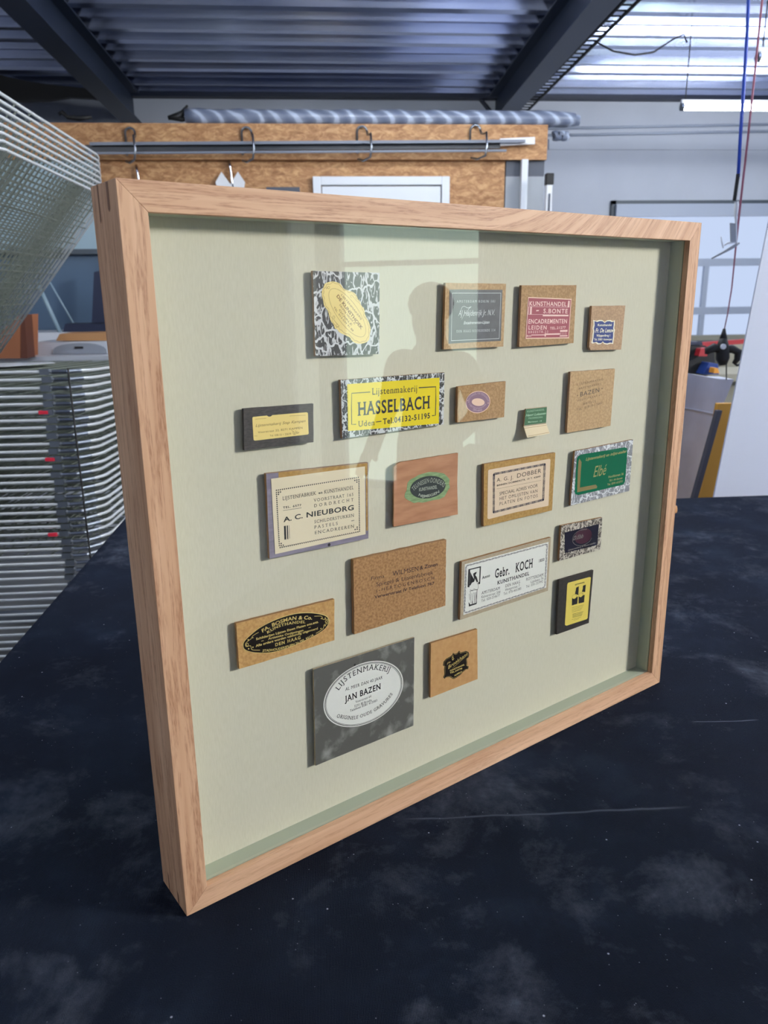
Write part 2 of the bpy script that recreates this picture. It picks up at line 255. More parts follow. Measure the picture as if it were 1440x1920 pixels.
M = dict(
    oak_x=oak('oak_grain_across', 'x', 0.0, 0.35, 8), oak_top=oak('oak_cathedral_grain', 'x', 2.2), oak_z=oak('oak_grain_up', 'z'),
    spline=plain('walnut_key', srgb(120, 82, 60), 0.55),
    backing=speckled('sage_linen_mount', srgb(210, 204, 184), srgb(218, 212, 193), 900, 0.85, stretch=(1, 1, 0.15), lo=0.3, hi=0.7, spec=0.2),
    spacer=plain('sage_spacer', srgb(184, 190, 172), 0.8, spec=0.2),
    glass=glass_front('picture_glass', (0.975, 0.99, 0.982, 1)), glass_rest=clear('picture_glass_edge', (0.985, 0.995, 0.99, 1)),
    mdf=speckled('hardboard', srgb(168, 128, 84), srgb(190, 150, 104), 500, 0.75, lo=0.4, hi=0.62, detail=2),
    mdf_light=speckled('light_hardboard', srgb(184, 148, 104), srgb(204, 168, 124), 380, 0.75, lo=0.38, hi=0.62, detail=3),
    mdf_pink=speckled('pinkish_hardboard', srgb(176, 140, 108), srgb(196, 160, 124), 420, 0.75, lo=0.38, hi=0.62, detail=3),
    mdf_ochre=speckled('ochre_hardboard', srgb(172, 130, 66), srgb(190, 148, 82), 300, 0.75, lo=0.38, hi=0.62),
    mdf_coarse=speckled('coarse_hardboard', srgb(152, 108, 68), srgb(186, 140, 92), 420, 0.8, lo=0.34, hi=0.60, detail=8, bump=0.4, bdist=0.0006),
    mdf_orange=speckled('orange_brown_card', srgb(194, 144, 90), srgb(204, 156, 102), 200, 0.7),
    mdf_bosman=speckled('warm_hardboard', srgb(188, 140, 82), srgb(208, 162, 102), 420, 0.75, lo=0.36, hi=0.6),
    mdf_grey=speckled('greyish_hardboard', srgb(172, 154, 128), srgb(190, 172, 146), 380, 0.8, stretch=(1, 1, 3)),
    leatherpaper=speckled('red_brown_paper', srgb(176, 118, 82), srgb(196, 140, 104), 90, 0.55, stretch=(0.35, 1, 1.6), detail=5),
    slate=speckled('marbled_grey_paper', srgb(96, 94, 90), srgb(184, 184, 178), 55, 0.55, detail=12, lo=0.52, hi=0.86, dist=0.2),
    darkcard=speckled('black_grain_paper', srgb(52, 46, 44), srgb(78, 70, 68), 260, 0.5, stretch=(1, 1, 4)),
    darkcard2=speckled('black_brown_card', srgb(42, 37, 34), srgb(56, 50, 46), 260, 0.5),
    lilac=speckled('lilac_card', srgb(126, 116, 134), srgb(146, 136, 154), 120, 0.7, stretch=(0.4, 1, 2)),
    edge=plain('board_edge', srgb(158, 118, 78), 0.8), edge_dark=plain('dark_board_edge', srgb(64, 56, 52), 0.8),
    crk1=crackle('black_white_skin_paper', srgb(58, 52, 52), srgb(216, 214, 218), 66, 0.05, 0.9),
    crk2=crackle('black_white_skin_paper_small', srgb(58, 54, 54), srgb(216, 216, 218), 135, 0.10, 0.5),
    crk3=crackle('silver_block_paper', srgb(138, 138, 146), srgb(238, 238, 242), 95, 0.06, 0.5),
    crk4=crackle('brown_white_skin_paper', srgb(72, 62, 56), srgb(214, 204, 190), 180, 0.11, 0.4),
    gold=plain('gold_foil', srgb(250, 222, 140), 0.3, spec=0.6),
    gold2=plain('yellow_foil', srgb(238, 214, 104), 0.3, spec=0.6),
    yellow=plain('bright_yellow_vinyl', srgb(244, 218, 40), 0.22, spec=0.6),
    cream=plain('cream_paper', srgb(236, 220, 190), 0.75), white=plain('white_paper', srgb(236, 234, 228), 0.6),
    pinkcream=plain('pinkish_cream_paper', srgb(232, 206, 178), 0.75), ivory=plain('ivory_paper', srgb(232, 212, 176), 0.7),
    black=plain('black_ink', srgb(26, 24, 26), 0.5), softblack=plain('faded_ink', srgb(74, 60, 54), 0.7), navyink=plain('navy_ink', srgb(52, 46, 66), 0.6),
    stampink=plain('stamp_ink', srgb(58, 30, 34), 0.7), stamp2=plain('pale_stamp_ink', srgb(108, 82, 58), 0.8),
    goldink=plain('gold_ink', srgb(222, 196, 120), 0.35), silverink=plain('silver_ink', srgb(212, 214, 216), 0.4), dimsilver=plain('dull_silver_ink', srgb(128, 120, 118), 0.5),
    blacksticker=plain('black_foil', srgb(30, 22, 18), 0.3), graphite=speckled('graphite_paper', srgb(78, 78, 80), srgb(92, 90, 94), 160, 0.5),
    red=plain('crimson_paper', srgb(168, 68, 82), 0.6), pink=plain('pale_pink_ink', srgb(246, 206, 200), 0.6), peach=plain('peach_paper', srgb(246, 214, 190), 0.6),
    blue=plain('royal_blue_paper', srgb(34, 54, 128), 0.4), offwhite=plain('off_white_ink', srgb(244, 236, 214), 0.5),
    plum=plain('dusty_plum_paper', srgb(146, 112, 134), 0.6), plumink=plain('light_plum_ink', srgb(200, 170, 186), 0.6), blush=plain('blush_ink', srgb(246, 208, 184), 0.6),
    green=plain('dark_green_paper', srgb(58, 110, 70), 0.6), greenvinyl=plain('green_vinyl', srgb(8, 108, 74), 0.25), mint=plain('pale_green_ink', srgb(168, 206, 172), 0.6),
    moss=speckled('moss_green_paper', srgb(118, 146, 98), srgb(150, 176, 126), 300, 0.6, stretch=(0.4, 1, 3)), olivegold=plain('olive_gold_ink', srgb(168, 162, 98), 0.4), coppery=plain('copper_ink', srgb(140, 124, 74), 0.4),
    darkoval=plain('charcoal_green_paper', srgb(50, 56, 56), 0.4), sageink=plain('sage_silver_ink', srgb(178, 184, 168), 0.4),
    nightblue=plain('night_blue_foil', srgb(38, 36, 52), 0.25), wine=plain('wine_red_ink', srgb(70, 36, 52), 0.3), deepbrown=plain('brown_ink', srgb(150, 104, 52), 0.6),
    foam=plain('black_pad', srgb(44, 48, 46), 0.9),
    cloth=cloth_mat(), osb=osb_mat(),
    steel=plain('galvanised_steel', srgb(150, 158, 168), 0.32, metal=1.0), rack=plain('rack_rod', srgb(202, 208, 212), 0.40, metal=0.3), rackwire=plain('rack_wire', srgb(112, 120, 112), 0.5, metal=0.1),
    chrome=plain('chrome', srgb(225, 228, 235), 0.15, metal=1.0),
    deck=speckled('roof_deck', srgb(164, 176, 212), srgb(196, 206, 234), 3, 0.17, metal=0.85, stretch=(0.3, 2, 1)),
    beam=plain('navy_steel_paint', srgb(42, 54, 76), 0.45), darkbeam=plain('dark_navy_paint', srgb(22, 32, 54), 0.5),
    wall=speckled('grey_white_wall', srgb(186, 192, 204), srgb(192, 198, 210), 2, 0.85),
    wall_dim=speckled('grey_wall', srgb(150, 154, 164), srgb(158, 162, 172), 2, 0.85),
    floor=speckled('concrete_floor', srgb(96, 98, 100), srgb(120, 122, 124), 3, 0.6),
    trim=plain('grey_window_frame', srgb(168, 178, 196), 0.5), darktrim=plain('dark_window_frame', srgb(72, 82, 92), 0.5),
    blind=emis('daylit_blind', (0.62, 0.74, 1.0, 1), L_BLIND), daylight=emis('daylit_door_pane', (0.76, 1.0, 0.88, 1), L_DOOR), daylight2=emis('daylit_side_pane', (0.9, 1.0, 0.95, 1), L_DOOR * 0.35),
    key_pane=emis('added_key_pane', (1.0, 0.97, 0.93, 1), L_KEY),
    tube=emis('lit_tube', (0.93, 0.97, 1.0, 1), L_TUBE),
    rail_grey=plain('grey_plastic_profile', srgb(110, 118, 134), 0.4), rail_dark=plain('dark_plastic_profile', srgb(28, 36, 48), 0.4),
    whiteplastic=plain('white_plastic', srgb(214, 218, 224), 0.35), whitepanel=plain('white_board', srgb(206, 214, 236), 0.6), whitedoor=plain('white_door_paint', srgb(212, 218, 226), 0.5),
    hose_blue=plain('blue_hose', srgb(24, 70, 180), 0.35), hose_red=plain('dusky_red_hose', srgb(150, 84, 104), 0.45), rubber=plain('black_rubber', srgb(16, 18, 22), 0.6),
    greypanel=plain('grey_panel', srgb(150, 156, 164), 0.6), slategrey=plain('slate_grey_band', srgb(74, 80, 92), 0.6),
    cardboard=plain('brown_cardboard', srgb(176, 112, 76), 0.8), rust=plain('rust_wood', srgb(110, 62, 44), 0.7), pine=plain('orange_pine', srgb(196, 146, 96), 0.6),
    bluegrey=plain('blue_grey_glass', srgb(84, 106, 130), 0.2), paleblue=plain('pale_blue_panel', srgb(150, 176, 190), 0.4), redplastic=plain('red_plastic', srgb(160, 34, 44), 0.4), redtag=plain('red_tag', srgb(216, 40, 66), 0.5),
    film=speckled('cloudy_plastic_wrap', srgb(176, 182, 200), srgb(206, 212, 228), 7, 0.3, stretch=(1, 1, 0.6)), ochre=plain('ochre_board', srgb(206, 150, 52), 0.6), darkedge=plain('grey_brown_edge', srgb(74, 74, 84), 0.6),
    navyplastic=plain('navy_plastic', srgb(26, 36, 64), 0.5), bluebag=plain('blue_plastic', srgb(30, 60, 130), 0.5), beige=plain('beige_paint', srgb(150, 148, 134), 0.7), orange=plain('orange_plastic', srgb(220, 150, 50), 0.5),
    darkclothes=plain('dark_clothes', srgb(52, 52, 58), 0.9), skin=plain('skin', srgb(190, 140, 116), 0.6), hair=plain('dark_hair', srgb(44, 36, 32), 0.7), legs=plain('dark_trousers', srgb(36, 40, 52), 0.9),
)

def film_mat():
    m, nt, b = new_mat('chevron_film')
    mp = coords(nt, (1, 1, 1))
    v = N(nt, 'ShaderNodeTexWave', wave_type='BANDS', bands_direction='DIAGONAL', inp={'Scale': 5.5, 'Distortion': 3.0, 'Detail': 2}); LK(nt, mp, 0, v, 'Vector')
    r = ramp(nt, [(0.0, srgb(102, 112, 134)), (0.7, srgb(124, 134, 156)), (0.95, srgb(172, 184, 206))]); LK(nt, v, 0, r, 0)
    LK(nt, r, 0, b, 'Base Color'); b.inputs['Roughness'].default_value = 0.3
    return m
M['chevron'] = film_mat()

# ------------------------------------------------------------------ mesh helpers
class MB:
    def __init__(s): s.v = []; s.f = []; s.m = []
    def add(s, vs, fs, mi=0):
        o = len(s.v); s.v += [tuple(v) for v in vs]; s.f += [tuple(i + o for i in f) for f in fs]; s.m += [mi] * len(fs)
    def box(s, a, b, mi=0, mat=None):
        (x0, y0, z0), (x1, y1, z1) = a, b
        vs = [Vector(p) for p in ((x0, y0, z0), (x1, y0, z0), (x1, y1, z0), (x0, y1, z0), (x0, y0, z1), (x1, y0, z1), (x1, y1, z1), (x0, y1, z1))]
        if mat: vs = [mat @ v for v in vs]
        s.add(vs, [(0, 3, 2, 1), (4, 5, 6, 7), (0, 1, 5, 4), (1, 2, 6, 5), (2, 3, 7, 6), (3, 0, 4, 7)], mi)
    def tube(s, pts, r, n=8, mi=0, cap=True, closed=False):
        pts = [Vector(p) for p in pts]; k = len(pts); rings = []
        up = Vector((0, 0, 1)); prev = None
        for i, p in enumerate(pts):
            if closed: t = pts[(i + 1) % k] - pts[i - 1]
            else: t = (pts[min(i + 1, k - 1)] - pts[max(i - 1, 0)])
            t.normalize()
            if prev is None:
                u = t.orthogonal().normalized()
            else:
                u = (prev - t * prev.dot(t)).normalized()
            prev = u; w = t.cross(u); rr = r[i] if isinstance(r, (list, tuple)) else r
            rings.append([p + (u * cos(2 * pi * j / n) + w * sin(2 * pi * j / n)) * rr for j in range(n)])
        vs = [q for ring in rings for q in ring]; fs = []
        for i in range(k if closed else k - 1):
            a = i * n; b2 = ((i + 1) % k) * n
            for j in range(n): fs.append((a + j, a + (j + 1) % n, b2 + (j + 1) % n, b2 + j))
        if cap and not closed:
            fs.append(tuple(range(n - 1, -1, -1))); fs.append(tuple((k - 1) * n + j for j in range(n)))
        s.add(vs, fs, mi)
    def prism(s, poly, d, mi=0, side=None):
        """poly: list of 3D points (planar), extruded by vector d"""
        poly = [Vector(p) for p in poly]; d = Vector(d); n = len(poly)
        tris = tessellate_polygon([poly])
        s.add(poly, [tuple(t) for t in tris], mi)
        s.add([p + d for p in poly], [tuple(reversed(t)) for t in tris], mi)
        s.add(poly + [p + d for p in poly], [(i, (i + 1) % n, n + (i + 1) % n, n + i) for i in range(n)], mi if side is None else side)
    def build(s, name, mats, parent=None, smooth=False, bevel=0.0, fixn=True):
        me = bpy.data.meshes.new(name); me.from_pydata(s.v, [], s.f)
        if not isinstance(mats, (list, tuple)): mats = [mats]
        for m in mats: me.materials.append(m)
        for p, mi in zip(me.polygons, s.m): p.material_index = mi; p.use_smooth = smooth
        if fixn:
            bm = bmesh.new(); bm.from_mesh(me); bmesh.ops.recalc_face_normals(bm, faces=bm.faces); bm.to_mesh(me); bm.free()
        o = bpy.data.objects.new(name, me); COL.objects.link(o)
        if parent: o.parent = parent
        if bevel:
            md = o.modifiers.new('bevel', 'BEVEL'); md.width = bevel; md.segments = 2; md.limit_method = 'ANGLE'
        return o

def tag(o, label=None, cat=None, group=None, kind=None):
    if label: o['label'] = label
    if cat: o['category'] = cat
    if group: o['group'] = group
    if kind: o['kind'] = kind
    return o

def empty(name, loc, label, cat, group=None, rz=0.0):
    o = bpy.data.objects.new(name, None); COL.objects.link(o); o.empty_display_size = 0.05
    o.location = loc; o.rotation_euler = (0, 0, rz)
    return tag(o, label, cat, group)

def struct(name, mb, mat, **kw):
    o = mb.build(name, mat, **kw); o['kind'] = 'structure'; return o

def rebase(o, loc):
    """move a mesh object's origin to loc (mesh was built in room coordinates)"""
    loc = Vector(loc); o.data.transform(Matrix.Translation(-loc)); o.location = loc; return o

# ------------------------------------------------------------------ lettering
GL = {}
def cache_glyphs():
    cu = bpy.data.curves.new('g', 'FONT'); ob = bpy.data.objects.new('g', cu); COL.objects.link(ob); cu.resolution_u = 3
    def grab(body, off):
        cu.body = body; cu.offset = off; bpy.context.view_layer.update()
        dg = bpy.context.evaluated_depsgraph_get(); e = ob.evaluated_get(dg); me = e.to_mesh()
        vs = [(v.co.x, v.co.y) for v in me.vertices]; fs = [tuple(p.vertices) for p in me.polygons]
        e.to_mesh_clear(); return vs, fs
    chars = [chr(c) for c in range(33, 127)] + ['\u00e9', '\u00b7']
    bx = max(v[0] for v in grab('|', 0)[0])
    for bold, off in ((0, 0.0), (1, 0.022)):
        for ch in chars:
            vs, fs = grab(ch, off); adv = max(v[0] for v in grab(ch + '|', 0)[0]) - bx
            GL[ch, bold] = (vs, fs, adv)
        GL[' ', bold] = ([], [], 0.3)
    for bold in (0, 1):
        ys = [v[1] for v in GL['H', bold][0]]; GL['cap', bold] = max(ys)
    bpy.data.objects.remove(ob); bpy.data.curves.remove(cu)
cache_glyphs()
SER = {}
def glyph(ch, bold, serif):
    if (ch, bold) not in GL: ch = '-'
    vs, fs, adv = GL[ch, bold]
    if not serif: return vs, fs, adv
    k = (ch, bold)
    if k in SER: return SER[k]
    cap = GL['cap', bold]; cnt = {}
    for f in fs:
        for i in range(len(f)):
            e = tuple(sorted((f[i], f[(i + 1) % len(f)]))); cnt[e] = cnt.get(e, 0) + 1
    nv, nf = list(vs), list(fs)
    xh = cap * 0.74
    for (a, b), c in cnt.items():
        if c != 1: continue
        (xa, ya), (xb, yb) = vs[a], vs[b]
        if abs(ya - yb) > 0.012 or not (0.03 < abs(xa - xb) < 0.2): continue
        lv = None
        for L, dirn in ((0, 1), (cap, -1), (xh, -1), (cap * 1.04, -1)):
            if abs(ya - L) < 0.035: lv = (ya, dirn); break
        if not lv or ch in '.,-:&\'': continue
        x0, x1 = min(xa, xb) - 0.06, max(xa, xb) + 0.06
        if ch in 'bdhklijmnpruI1LTHEFDBPRKNMUVWAXYZt' and lv[1] < 0 and ch in 'bdhklijmnpru': x1 = max(xa, xb)
        y0, y1 = lv[0], lv[0] + lv[1] * 0.052; o = len(nv)
        nv += [(x0, y0), (x1, y0), (x1, y1), (x0, y1)]; nf.append((o, o + 1, o + 2, o + 3))
    SER[k] = (nv, nf, adv + 0.07); return SER[k]

def smooth_path(pts, per=6, closed=False):
    P = [Vector(p) for p in pts]; n = len(P); out = []
    rng = range(n) if closed else range(n - 1)
    for i in rng:
        p0 = P[(i - 1) % n] if closed or i > 0 else P[0]; p1 = P[i]; p2 = P[(i + 1) % n]
        p3 = P[(i + 2) % n] if closed or i + 2 < n else P[-1]
        for j in range(per):
            t = j / per
            out.append(0.5 * ((2 * p1) + (p2 - p0) * t + (2 * p0 - 5 * p1 + 4 * p2 - p3) * t * t + (3 * p1 - p0 - 3 * p2 + p3) * t ** 3))
    if not closed: out.append(P[-1])
    return [(q.x, q.y) for q in out]

def ell(cx, cy, ax, ay, bx, by, n=48, a0=0, a1=360):
    k = n if a1 - a0 == 360 else n + 1
    return [(cx + ax * cos(radians(a0 + (a1 - a0) * i / n)) + bx * sin(radians(a0 + (a1 - a0) * i / n)),
             cy + ay * cos(radians(a0 + (a1 - a0) * i / n)) + by * sin(radians(a0 + (a1 - a0) * i / n))) for i in range(k)]

class Sample:
    """a labelled sample board; every shape is read in close-up picture coordinates (ox, oy, s)
    and laid on the board's own plane in the framed piece"""
    def __init__(s, name, label, key, corners, mat, thick=0.003, group='labelled sample boards in the oak frame', cat='sample board', edge='edge', jit=0.00014, y=YT):
        s.key = key; s.y = y
        P = [s.P(*c) for c in corners]
        cx = sum(p[0] for p in P) / len(P); s.c = Vector((cx, y + thick, min(p[1] for p in P)))
        s.root = empty(name, F(*s.c), label, cat, group, TH)
        # slightly irregular sawn outline
        poly = []
        n = len(P)
        for i in range(n):
            a, b = Vector(P[i]), Vector(P[(i + 1) % n]); k = max(2, int((b - a).length / 0.008))
            nn = Vector((a.y - b.y, b.x - a.x)).normalized()
            for j in range(k):
                q = a.lerp(b, j / k)
                if j: q += nn * random.uniform(-jit, jit)
                poly.append(q)
        mb = MB(); mb.prism([(q.x - cx, -thick, q.y - s.c.z) for q in poly], (0, thick, 0), 0, 1)
        s.board = mb.build('board', [M[mat], M[edge]], s.root)
        xs = [p[0] for p in P]; zs = [p[1] for p in P]; w = (max(xs) - min(xs)) * 0.5; h = (max(zs) - min(zs)) * 0.5
        mb = MB(); zc = (max(zs) + min(zs)) / 2 - s.c.z
        mb.box((-w / 2, 0.0, zc - h / 2), (w / 2, YB - y - thick - 0.0001, zc + h / 2)); mb.build('spacer_pad', M['foam'], s.root)
        s.th = thick; s.lv = 0
    def P(s, u, v):
        q = UF(s.key[0] + u / s.key[2], s.key[1] + v / s.key[2], s.y); return (q.x, q.z)
    def loc(s, u, v, off):
        x, z = s.P(u, v); return (x - s.c.x, -s.th - off, z - s.c.z)
    def mpp(s, u, v):
        a = Vector(s.P(u, v)); b = Vector(s.P(u, v - 20)); return (b - a).length / 20
    def sticker(s, pts, mat, off=0.0, th=0.00018, name='sticker', parent=None, label=None):
        mb = MB(); mb.prism([s.loc(u, v, off) for u, v in pts], (0, -th, 0))
        o = mb.build(name, M[mat], parent or s.root); s.top = off + th
        if label: o['label'] = label
        return o
    def mark(s, items, mat, parent=None, off=None, name='lettering', label=None):
        off = (s.top if off is None else off) + 0.0001
        mb = MB()
        def V2(u, v): return Vector(s.P(u, v))
        def put(vs, fs, o, ex, ey):
            pts = []
            for (x, y) in vs:
                q = o + ex * x + ey * y; pts.append((q.x - s.c.x, -s.th - off, q.y - s.c.z))
            mb.add(pts, fs)
        def stroke(P2, w, closed=False):
            P2 = [V2(*p) for p in P2]; n = len(P2); L = []; 
            for i in range(n):
                a = P2[i - 1] if (closed or i > 0) else P2[i]; b = P2[(i + 1) % n] if (closed or i < n - 1) else P2[i]
                t = (b - a); t = t.normalized() if t.length > 0 else Vector((1, 0)); nn = Vector((-t.y, t.x)) * w / 2
                L.append(P2[i] + nn); L.append(P2[i] - nn)
            k = n if closed else n - 1
            mb.add([(q.x - s.c.x, -s.th - off, q.y - s.c.z) for q in L], [(2 * i, 2 * i + 1, (2 * i + 3) % (2 * n), (2 * i + 2) % (2 * n)) for i in range(k)])
        for it in items:
            k = it[0]
            if k == 't':
                _, txt, x0, y0, x1, y1, h = it[:7]; fl = it[7] if len(it) > 7 else ''; tr = it[8] if len(it) > 8 else 0.0
                bold = 1 if 'b' in fl else 0; ser = 's' in fl; sh = 0.28 if 'i' in fl else 0.0
                gs = [glyph(c, bold, ser) for c in txt]
                tot = sum(g[2] + tr for g in gs) - tr
                a, b = V2(x0, y0), V2(x1, y1); ex = (b - a); up = Vector((-ex.y, ex.x)).normalized()
                H = abs((V2(x0, y0 - h) - a).dot(up)); cap = GL['cap', bold]
                ex /= tot; ey = up * (H / cap) + ex * sh * 1.2; x = 0.0
                for g in gs:
                    put(g[0], g[1], a + ex * x, ex, ey); x += g[2] + tr
            elif k == 'c':
                _, txt, path, h = it[:4]; fl = it[4] if len(it) > 4 else ''
                bold = 1 if 'b' in fl else 0; ser = 's' in fl
                pl = [V2(*p) for p in smooth_path(path, 10)]
                cum = [0.0]
                for i in range(1, len(pl)): cum.append(cum[-1] + (pl[i] - pl[i - 1]).length)
                gs = [glyph(c, bold, ser) for c in txt]; tot = sum(g[2] for g in gs); sc = cum[-1] / tot
                a = pl[0]; H = (V2(path[0][0], path[0][1] - h) - a).length; cap = GL['cap', bold]; x = 0.0
                for g in gs:
                    mid = (x + g[2] / 2) * sc; i = 1
                    while i < len(cum) - 1 and cum[i] < mid: i += 1
                    f = (mid - cum[i - 1]) / max(1e-9, cum[i] - cum[i - 1]); q = pl[i - 1].lerp(pl[i], f)
                    i0, i1 = max(0, i - 3), min(len(pl) - 1, i + 2)
                    t = (pl[i1] - pl[i0]).normalized(); up = Vector((-t.y, t.x))
                    put(g[0], g[1], q - t * (g[2] / 2 * sc), t * sc, up * (H / cap)); x += g[2]
            elif k == 'l': stroke([(it[1], it[2]), (it[3], it[4])], it[5] * s.mpp(it[1], it[2]))
            elif k == 'p': stroke(it[1], it[2] * s.mpp(*it[1][0]), len(it) > 3 and it[3])
            elif k == 'e':
                pts = ell(*it[1:7]); stroke(pts, it[7] * s.mpp(it[1], it[2]), True)
            elif k == 'f':
                P2 = [V2(*p) for p in it[1]]; P3 = [Vector((q.x - s.c.x, -s.th - off, q.y - s.c.z)) for q in P2]
                mb.add(P3, [tuple(t) for t in tessellate_polygon([P3])])
            elif k == 'd':
                c0 = V2(it[1], it[2]); r = it[3] * s.mpp(it[1], it[2])
                P3 = [(c0.x + r * cos(a * pi / 4) - s.c.x, -s.th - off, c0.y + r * sin(a * pi / 4) - s.c.z) for a in range(8)]
                mb.add(P3, [tuple(range(8))])
            elif k == 'D':
                _, x0, y0, x1, y1, n, r = it
                for i in range(n):
                    f = i / (n - 1); c0 = V2(x0 + (x1 - x0) * f, y0 + (y1 - y0) * f); rr = r * s.mpp(x0, y0)
                    P3 = [(c0.x + rr * cos(a * pi / 3) - s.c.x, -s.th - off, c0.y + rr * sin(a * pi / 3) - s.c.z) for a in range(6)]
                    mb.add(P3, [tuple(range(6))])
        # face the viewer
        o = mb.build(name, M[mat], parent or s.root, fixn=False)
        if label: o['label'] = label
        return o

# ------------------------------------------------------------------ room shell
XL, XR, YF_, YB_, ZC = -4.6, 4.9, -4.2, 7.226, 3.16
mb = MB(); mb.box((XL, YF_, -0.1), (XR, YB_, 0.0)); struct('floor', mb, M['floor'])
mb = MB(); mb.box((XL, YB_, 0), (XR, YB_ + 0.15, 3.5)); struct('wall_back', mb, M['wall'])
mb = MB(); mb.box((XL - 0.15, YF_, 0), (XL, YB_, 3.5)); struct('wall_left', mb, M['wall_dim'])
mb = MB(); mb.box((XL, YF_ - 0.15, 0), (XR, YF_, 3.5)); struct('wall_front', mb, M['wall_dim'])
# right wall with an opening for the glazed door
DY0, DY1, DZ1 = -2.02, -0.96, 2.35
mb = MB()
mb.box((XR, YF_, 0), (XR + 0.15, -2.46, 2.46)); mb.box((XR, DY1, 0), (XR + 0.15, YB_, 2.46)); mb.box((XR, -2.46, DZ1), (XR + 0.15, DY1, 2.46)); mb.box((XR, YF_, 2.46), (XR + 0.15, -1.23, 3.5)); mb.box((XR, -0.59, 2.46), (XR + 0.15, YB_, 3.5)); mb.box((XR, -1.23, 3.08), (XR + 0.15, -0.59, 3.5))
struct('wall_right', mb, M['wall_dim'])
mb = MB()
for (a, b) in ((-2.46, -2.42), (-2.20, -2.00), (DY1 - 0.03, DY1)): mb.box((XR - 0.02, a, 0), (XR + 0.08, b, DZ1))
mb.box((XR - 0.02, -2.46, DZ1 - 0.05), (XR + 0.08, DY1, DZ1)); mb.box((XR, -2.46, 0), (XR + 0.08, DY1, 0.06))
for z in (1.62,): mb.box((XR - 0.01, -2.0, z), (XR + 0.05, DY1, z + 0.035))
struct('door_1', mb, M['trim'])
mb = MB(); mb.box((XR + 0.05, -2.0, 0.06), (XR + 0.06, DY1 - 0.03, DZ1 - 0.05)); struct('window_2', mb, M['daylight'])
mb = MB(); mb.box((XR + 0.05, -1.22, 2.47), (XR + 0.06, -0.60, 3.07)); struct('key_light_pane', mb, M['key_pane'])  # emissive pane added high in the wall as unseen key light
mb = MB(); mb.box((XR + 0.05, -2.42, 0.06), (XR + 0.06, -2.20, DZ1 - 0.05)); struct('window_3', mb, M['daylight2'])
# ribbed steel roof deck, ribs running along x
mb = MB(); prof = []; y = YF_; pit = 0.235; kk = 0
while y < YB_ + 0.3:
    kk += 1; tl = (0.004, -0.003, 0.012)[kk % 3]
    prof += [(y, ZC), (y + 0.075, ZC + tl), (y + 0.105, ZC + 0.085), (y + 0.13, ZC + 0.085), (y + 0.14, ZC + 0.075), (y + 0.155, ZC + 0.075), (y + 0.165, ZC + 0.085), (y + 0.205, ZC + 0.085)]; y += pit
vs = [(XL - 0.1, a, b) for a, b in prof] + [(XR + 0.1, a, b) for a, b in prof]; n = len(prof)
mb.add(vs, [(i, i + 1, n + i + 1, n + i) for i in range(n - 1)])
struct('ceiling', mb, M['deck'], fixn=False)
mb = MB(); mb.box((XL, YB_ - 0.10, 3.13), (XR, YB_ + 0.02, 3.22)); struct('trim_1', mb, M['darkbeam'])

# navy steel roof beams
def skew_beam(name, a0, a1, w, label, side):
    """I-section from a0 to a1 (centre line of the bottom flange)"""
    a0 = Vector(a0); a1 = Vector(a1); d = (a1 - a0); L = d.length; d.normalize(); x = Vector((d.y, -d.x, 0))
    Mx = Matrix((x, d, Vector((0, 0, 1)))).transposed().to_4x4(); Mx = Matrix.Translation(a0) @ Mx
    mb = MB(); h = ZC - a0.z
    mb.box((-w / 2, -3, 0), (w / 2, L, 0.014), 0, Mx); mb.box((-0.006, -3, 0.014), (0.006, L, h - 0.014), 0, Mx); mb.box((-w / 2, -3, h - 0.014), (w / 2, L, h - 0.001), 0, Mx)
    o = mb.build(name, M['beam']); o['kind'] = 'structure'; return o
skew_beam('beam', (-1.385, 3.5, 2.902), (-1.455, YB_, 2.902), 0.165, '', 1)
skew_beam('beam', (1.68, 3.5, 2.902), (1.82, YB_, 2.902), 0.16, '', 1)

# ------------------------------------------------------------------ table and cloth
TX0, TX1, TY0, TY1 = -0.36, 2.25, -0.34, 1.335
t = empty('work_table', (0.9, 0.5, 0), 'large work table hidden under the dark navy cloth', 'table')
def tb(name, a, b, mat):
    mb = MB(); off = Vector((0.9, 0.5, 0)); mb.box(Vector(a) - off, Vector(b) - off); mb.build(name, M[mat], t)
tb('tabletop', (TX0 + 0.01, TY0 + 0.01, 0.85), (TX1 - 0.01, TY1 - 0.01, 0.896), 'pine')
for x in (TX0 + 0.1, TX1 - 0.2):
    for y in (TY0 + 0.1, TY1 - 0.2): tb('leg', (x, y, 0.0), (x + 0.09, y + 0.09, 0.85), 'pine')
bm = bmesh.new(); nx, ny = 130, 84
def clz(x, y):
    return 0.0006 * sin(x * 9 + y * 3) * sin(y * 7 - x * 2)
grid = {}
for i in range(nx + 1):
    for j in range(ny + 1):
        x = TX0 + (TX1 - TX0) * i / nx; y = TY0 + (TY1 - TY0) * j / ny
        grid[i, j] = bm.verts.new((x, y, TZ - 0.0007 + min(0.0, clz(x, y))))
for i in range(nx):
    for j in range(ny): bm.faces.new((grid[i, j], grid[i + 1, j], grid[i + 1, j + 1], grid[i, j + 1]))
